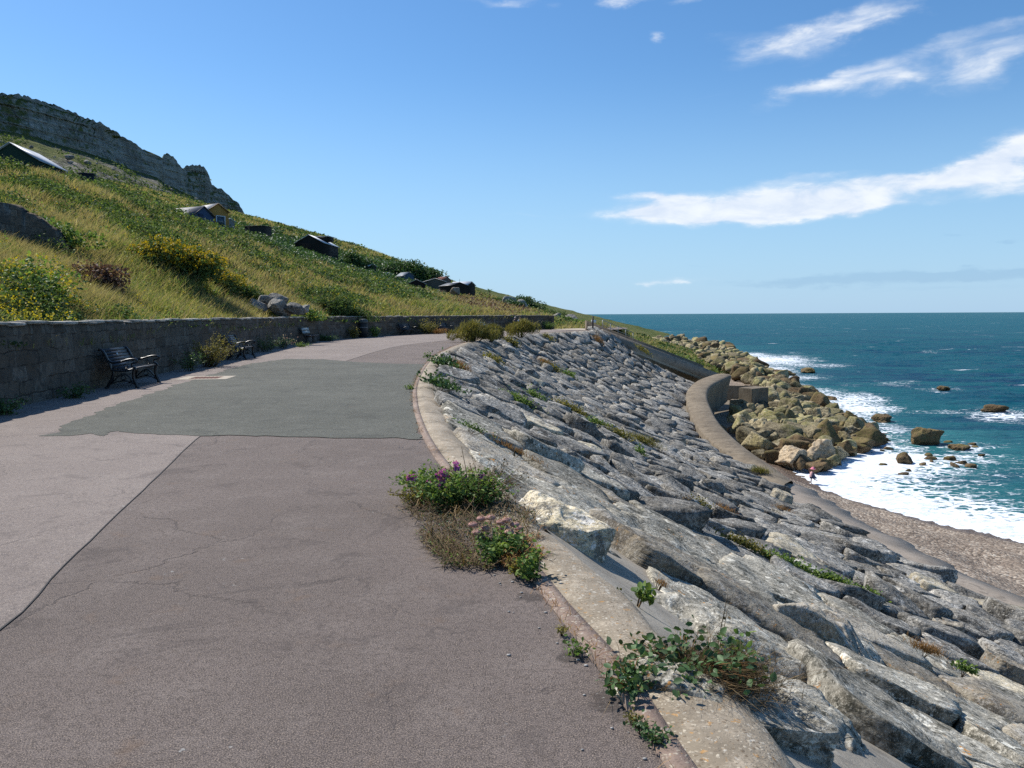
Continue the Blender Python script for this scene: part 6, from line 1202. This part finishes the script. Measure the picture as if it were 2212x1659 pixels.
# fine weeds and debris along the joint between road and kerb: uncountable
n = 5200; k = rng.integers(8, len(EDGE)-4, n); dens = fbm(np.column_stack([EDGE[k]*1.1, np.zeros(n)]), 3); kk = dens > -.08; k = k[kk]; Pq = EDGE[k]+rng.normal(size=(len(k), 2))*[.035, .06]; Pq = np.column_stack([Pq, np.full(len(k), .018)])
V, f1, f2 = blades(Pq, rng.uniform(.015, .055, len(k)), .004, spread=.8); tag(link('kerb_weeds', mesh_np('kerb_weeds', V, [f1, f2]), LF['rust']), 'line of rusty dry weeds in the joint along the kerb', None, None, 'stuff')
for k, (px, py, s, mt) in enumerate([(1245, 1408, .06, 'green'), (1213, 1365, .04, 'ochre'), (1412, 1600, .06, 'dark'), (1385, 1575, .05, 'dark'), (1365, 1555, .035, 'ochre'), (1500, 1580, .0, 'green'), (886, 840, .12, 'green'), (925, 772, .18, 'green'), (1110, 1224, .05, 'ochre')]):
    if s == 0: continue
    weed(onz(px, py, .02), s*1.0, s*1.1, 12, mt, ['small grey-green tuft at the kerb joint between the asphalt edge and the wide coping', 'tiny olive tuft higher up the kerb joint', 'spiky green rosette at the kerb joint near the bottom of the view', 'second spiky rosette just above the lowest one', 'tiny tuft above the two spiky rosettes', '', 'green weed on the kerb beside the grey-green road patch', 'green weed on the kerb where the road starts to bend', 'tiny olive tuft beside the dead weed mat'][k], leaf=s*.35, lpn=8, seed=80+k, rad=.0015, name='kerb_tuft')
# shells and flints lying on the asphalt by the kerb
mb = MB(); kq = rng.integers(20, 230, 900)
for k in kq: 
    if rng.random() < .5: continue
    d = abs(rng.normal(0, .16)); p = offset(EDGE, -1)[k] if False else EDGE[k]; t = EDGE[min(k+1, 419)]-EDGE[k]; t = t/np.linalg.norm(t); nn_ = np.array([-t[1], t[0]]); c = p+nn_*(d+.02)+t*rng.uniform(-.1, .1); s = rng.uniform(.003, .010)
    V, Fc = ico(1); mb.add(V*[s*1.3, s, s*.5]+[c[0], c[1], .004], Fc)
tag(mb.build('grit', simple('pale grit', (.34, .33, .31), .9, .2, .5, 30)), 'pale grit scattered on the asphalt along the kerb', None, None, 'stuff')
# ---------------------------------------------------------------- people
MA['skin'] = simple('skin', (.42, .24, .17), .55, .4, .06, 8)
def skin_body(name, joints, edges, mat, parent, sub=2):
    names = list(joints); me = bpy.data.meshes.new(name); me.from_pydata([joints[k][0] for k in names], [(names.index(a), names.index(b)) for a, b in edges], [])
    o = bpy.data.objects.new(name, me); COL.objects.link(o); m = o.modifiers.new('s', 'SKIN'); 
    for i, k in enumerate(names): rr_ = joints[k][1]; me.skin_vertices[0].data[i].radius = (rr_, rr_) if not isinstance(rr_, tuple) else rr_
    me.skin_vertices[0].data[0].use_root = True; m.use_smooth_shade = True; s = o.modifiers.new('d', 'SUBSURF'); s.levels = sub; s.render_levels = sub
    dg = bpy.context.evaluated_depsgraph_get(); dg.update(); m2 = bpy.data.meshes.new_from_object(o.evaluated_get(dg)); bpy.data.objects.remove(o); m2.name = name
    m2.materials.clear(); return link(name, m2, mat, parent)
def hand(J, E, wrist, key, dirv, side, s=1.):
    d = np.array(dirv, float); d /= np.linalg.norm(d); sd = np.array(side, float); sd /= np.linalg.norm(sd); nm = np.cross(d, sd); w = np.array(J[wrist][0])
    J[key+'p'] = (tuple(w+d*.05*s), .026*s); E.append((wrist, key+'p'))
    for k, (o, l) in enumerate([(-.026, .062), (-.009, .072), (.009, .067), (.026, .052)]):
        a = w+d*.085*s+sd*o*s; b = a+d*l*.5*s+nm*.008*s; c = b+d*l*.45*s+nm*.018*s; J[f'{key}a{k}'] = (tuple(a), .010*s); J[f'{key}b{k}'] = (tuple(b), .009*s); J[f'{key}c{k}'] = (tuple(c), .0075*s); E += [(key+'p', f'{key}a{k}'), (f'{key}a{k}', f'{key}b{k}'), (f'{key}b{k}', f'{key}c{k}')]
    a = w+d*.03*s-sd*.035*s; b = a+d*.03*s-sd*.02*s; J[key+'t0'] = (tuple(a), .011*s); J[key+'t1'] = (tuple(b), .009*s); E += [(key+'p', key+'t0'), (key+'t0', key+'t1')]
def face(parent, c, s, fw, mat_hair, hat=None, hair_long=False):
    """c head centre, s head height; fw facing vector (unit, level)"""
    fw = np.array(fw, float); sd = np.array([-fw[1], fw[0], 0.]); up_ = np.array([0, 0, 1.]); c = np.array(c)
    V, Fc = ico(3); L_ = V*[.34, .40, .5]*s*np.where(V[:, 2:3] < -.2, .86, 1)                                   # side, front, up
    tow = lambda q: c+q[:, :1]*sd+q[:, 1:2]*fw+q[:, 2:3]*up_
    q = L_.copy(); nose = np.exp(-((V[:, 0]/.22)**2+((V[:, 2]+.08)/.26)**2))*(V[:, 1] > 0); q[:, 1] += nose*.07*s; eye = sum(np.exp(-(((V[:, 0]-e)/.18)**2+((V[:, 2]-.08)/.15)**2)) for e in (-.38, .38))*(V[:, 1] > 0); q[:, 1] -= eye*.03*s
    h = link('head', mesh_np('head', tow(q), [Fc], True), MA['skin'], parent)
    mb = MB()
    for e in (-.13, .13): V2, F2 = ico(1); mb.add(tow(V2*.03*s+[e*s, .365*s, .04*s]), F2)
    mb.build('eyes', MA['iron'], h); mb = MB(); V2, F2 = ico(1); mb.add(tow(V2*[.10, .02, .022]*s+[0, .36*s, -.22*s]), F2); mb.build('mouth', simple('lips', (.32, .10, .09), .5), h)
    mb = MB()
    for e in (-.34, .34): V2, F2 = ico(2); mb.add(tow(V2*[.035, .06, .095]*s+[e*s, 0, -.02*s]), F2)
    mb.build('ears', MA['skin'], h)
    Vh, Fh = ico(3); keepv = (Vh[:, 2] > .1+.9*np.clip(Vh[:, 1], -1, 1)*.55) | ((Vh[:, 1] < -.25) & (Vh[:, 2] > (-1 if hair_long else -.35))); f = Fh[keepv[Fh].all(1)]
    link('hair', mesh_np('hair', tow(Vh*[.37, .43, .535]*s), [f], True), mat_hair, parent); return tow
hair_b = simple('brown hair', (.05, .028, .015), .6); hair_w = simple('white hair', (.62, .60, .56), .7)
def shell(name, rings, mat, parent, n=20):
    """cloth as stacked rings (centre, rx, ry)"""
    mb = MB(); th = np.linspace(0, 2*np.pi, n, endpoint=False); V = []
    for i, (c, rx, ry) in enumerate(rings): V += [(c[0]+rx*math.cos(a)*(1+.06*math.sin(5*a+i)), c[1]+ry*math.sin(a)*(1+.06*math.cos(4*a)), c[2]) for a in th]
    q = [[i*n+j, i*n+(j+1) % n, (i+1)*n+(j+1) % n, (i+1)*n+j] for i in range(len(rings)-1) for j in range(n)]; mb.add(V, q); return mb.build(name, mat, parent, smooth=True)
def child():
    P = onz(1753.5, 1046, SEA+.03); e = empty('person', tuple(P), 0, 'child in pink sun hat and loose dark dress hopping at the foam edge', 'person'); s = 1.10/1.2
    J = {}; J['pel'] = ((.02, 0, .58), .085); J['sp'] = ((.03, 0, .72), .08); J['ch'] = ((.035, 0, .86), .095); J['nk'] = ((.04, 0, .955), .035); J['hd'] = ((.05, 0, 1.0), .035)
    J['hl'] = ((.0, .05, .55), .062); J['kl'] = ((-.03, .05, .31), .042); J['al'] = ((-.03, .05, .06), .028); J['fl'] = ((.06, .03, .02), .024)
    J['hr'] = ((.03, -.06, .55), .06); J['kr'] = ((.14, -.08, .36), .042); J['ar'] = ((.33, -.08, .30), .028); J['fr'] = ((.37, -.08, .21), .022)
    J['s1'] = ((.03, .12, .87), .042); J['e1'] = ((-.08, .22, .78), .029); J['w1'] = ((-.12, .26, .98), .020)
    J['s2'] = ((.05, -.12, .87), .042); J['e2'] = ((.20, -.18, .76), .029); J['w2'] = ((.34, -.20, .70), .020)
    E = [('pel', 'sp'), ('sp', 'ch'), ('ch', 'nk'), ('nk', 'hd'), ('pel', 'hl'), ('hl', 'kl'), ('kl', 'al'), ('al', 'fl'), ('pel', 'hr'), ('hr', 'kr'), ('kr', 'ar'), ('ar', 'fr'), ('ch', 's1'), ('s1', 'e1'), ('e1', 'w1'), ('ch', 's2'), ('s2', 'e2'), ('e2', 'w2')]
    hand(J, E, 'w1', 'h1', (0, 0, 1), (1, 0, 0), .72); hand(J, E, 'w2', 'h2', (.9, -.1, -.3), (0, 1, 0), .72)
    skin_body('body', J, E, MA['skin'], e); tow = face(e, (.06, 0, 1.09), .19, (.5, -.866, 0), hair_b, hair_long=True)
    shell('dress', [((.035, 0, .90), .075, .13), ((.03, 0, .80), .115, .14), ((.03, 0, .66), .15, .16), ((.06, 0, .52), .21, .20), ((.09, 0, .44), .26, .22)], simple('dark blue dress', (.07, .075, .12), .8, .2, .4, 9), e)
    shell('pink_top', [((-.005, 0, .915), .055, .125), ((-.035, 0, .80), .09, .13), ((-.06, 0, .66), .11, .14), ((-.08, 0, .55), .12, .15)], simple('pale pink cloth', (.60, .36, .36), .8), e)
    shell('sun_hat', [((.05, 0, 1.10), .20, .20), ((.05, 0, 1.14), .112, .112), ((.05, 0, 1.20), .105, .105), ((.05, 0, 1.235), .06, .06), ((.05, 0, 1.24), .01, .01)], simple('pink hat cloth', (.72, .22, .30), .8), e)
    e.scale = (s, s, s)
child()
def sitter(loc, rz, top, trous, hair, label, cap=None):
    e = empty('person', loc, rz, label, 'person'); J = {}
    J['pel'] = ((0, -.10, .50), .13); J['sp'] = ((0, -.13, .70), .12); J['ch'] = ((0, -.10, .92), .135); J['nk'] = ((0, -.06, 1.06), .055); J['hd'] = ((0, -.04, 1.13), .05)
    for s, k in ((-1, 'l'), (1, 'r')):
        J['h'+k] = ((s*.09, -.05, .50), .085); J['k'+k] = ((s*.12, .36, .50), .06); J['a'+k] = ((s*.12, .40, .09), .042); J['f'+k] = ((s*.13, .53, .04), .036)
        J['s'+k] = ((s*.18, -.10, .97), .06); J['e'+k] = ((s*.24, -.02, .70), .045); J['w'+k] = ((s*.12, .20, .60), .030)
    E = [('pel', 'sp'), ('sp', 'ch'), ('ch', 'nk'), ('nk', 'hd')]+[p for k in 'lr' for p in (('pel', 'h'+k), ('h'+k, 'k'+k), ('k'+k, 'a'+k), ('a'+k, 'f'+k), ('ch', 's'+k), ('s'+k, 'e'+k), ('e'+k, 'w'+k))]
    hand(J, E, 'wl', 'hl_', (.3, 1, -.3), (1, 0, 0)); hand(J, E, 'wr', 'hr_', (-.3, 1, -.3), (-1, 0, 0)); skin_body('body', J, E, MA['skin'], e)
    face(e, (0, -.01, 1.24), .23, (0, 1, 0), hair)
    shell('jacket', [((0, -.07, 1.05), .10, .09), ((0, -.10, 1.0), .21, .13), ((0, -.11, .85), .20, .15), ((0, -.13, .65), .18, .15), ((0, -.10, .50), .20, .17)], top, e)
    mb = MB()
    for s in (-1, 1): mb.tube([(s*.18, -.10, .99), (s*.245, -.02, .70), (s*.13, .18, .605)], [.075, .06, .045], 10)
    mb.build('sleeves', top, e, smooth=True); mb = MB()
    for s in (-1, 1): mb.tube([(s*.09, -.12, .51), (s*.12, .37, .515), (s*.12, .40, .12)], [.11, .085, .065], 10)
    mb.build('trousers', trous, e, smooth=True); return e
c, s_ = math.cos(a6), math.sin(a6)
def onb(x): return (p6[0]+c*x, p6[1]+s_*x, .004)
sitter(onb(.42), a6, simple('dark jacket', (.03, .03, .035), .8), simple('dark trousers', (.03, .03, .035), .8), hair_w, 'seated white-haired person in dark clothes behind the second shrub')
sitter(onb(-.38), a6, simple('blue shirt', (.10, .22, .50), .8), simple('navy trousers', (.03, .04, .07), .8), hair_b, 'seated person in a bright blue shirt beside the white-haired one')
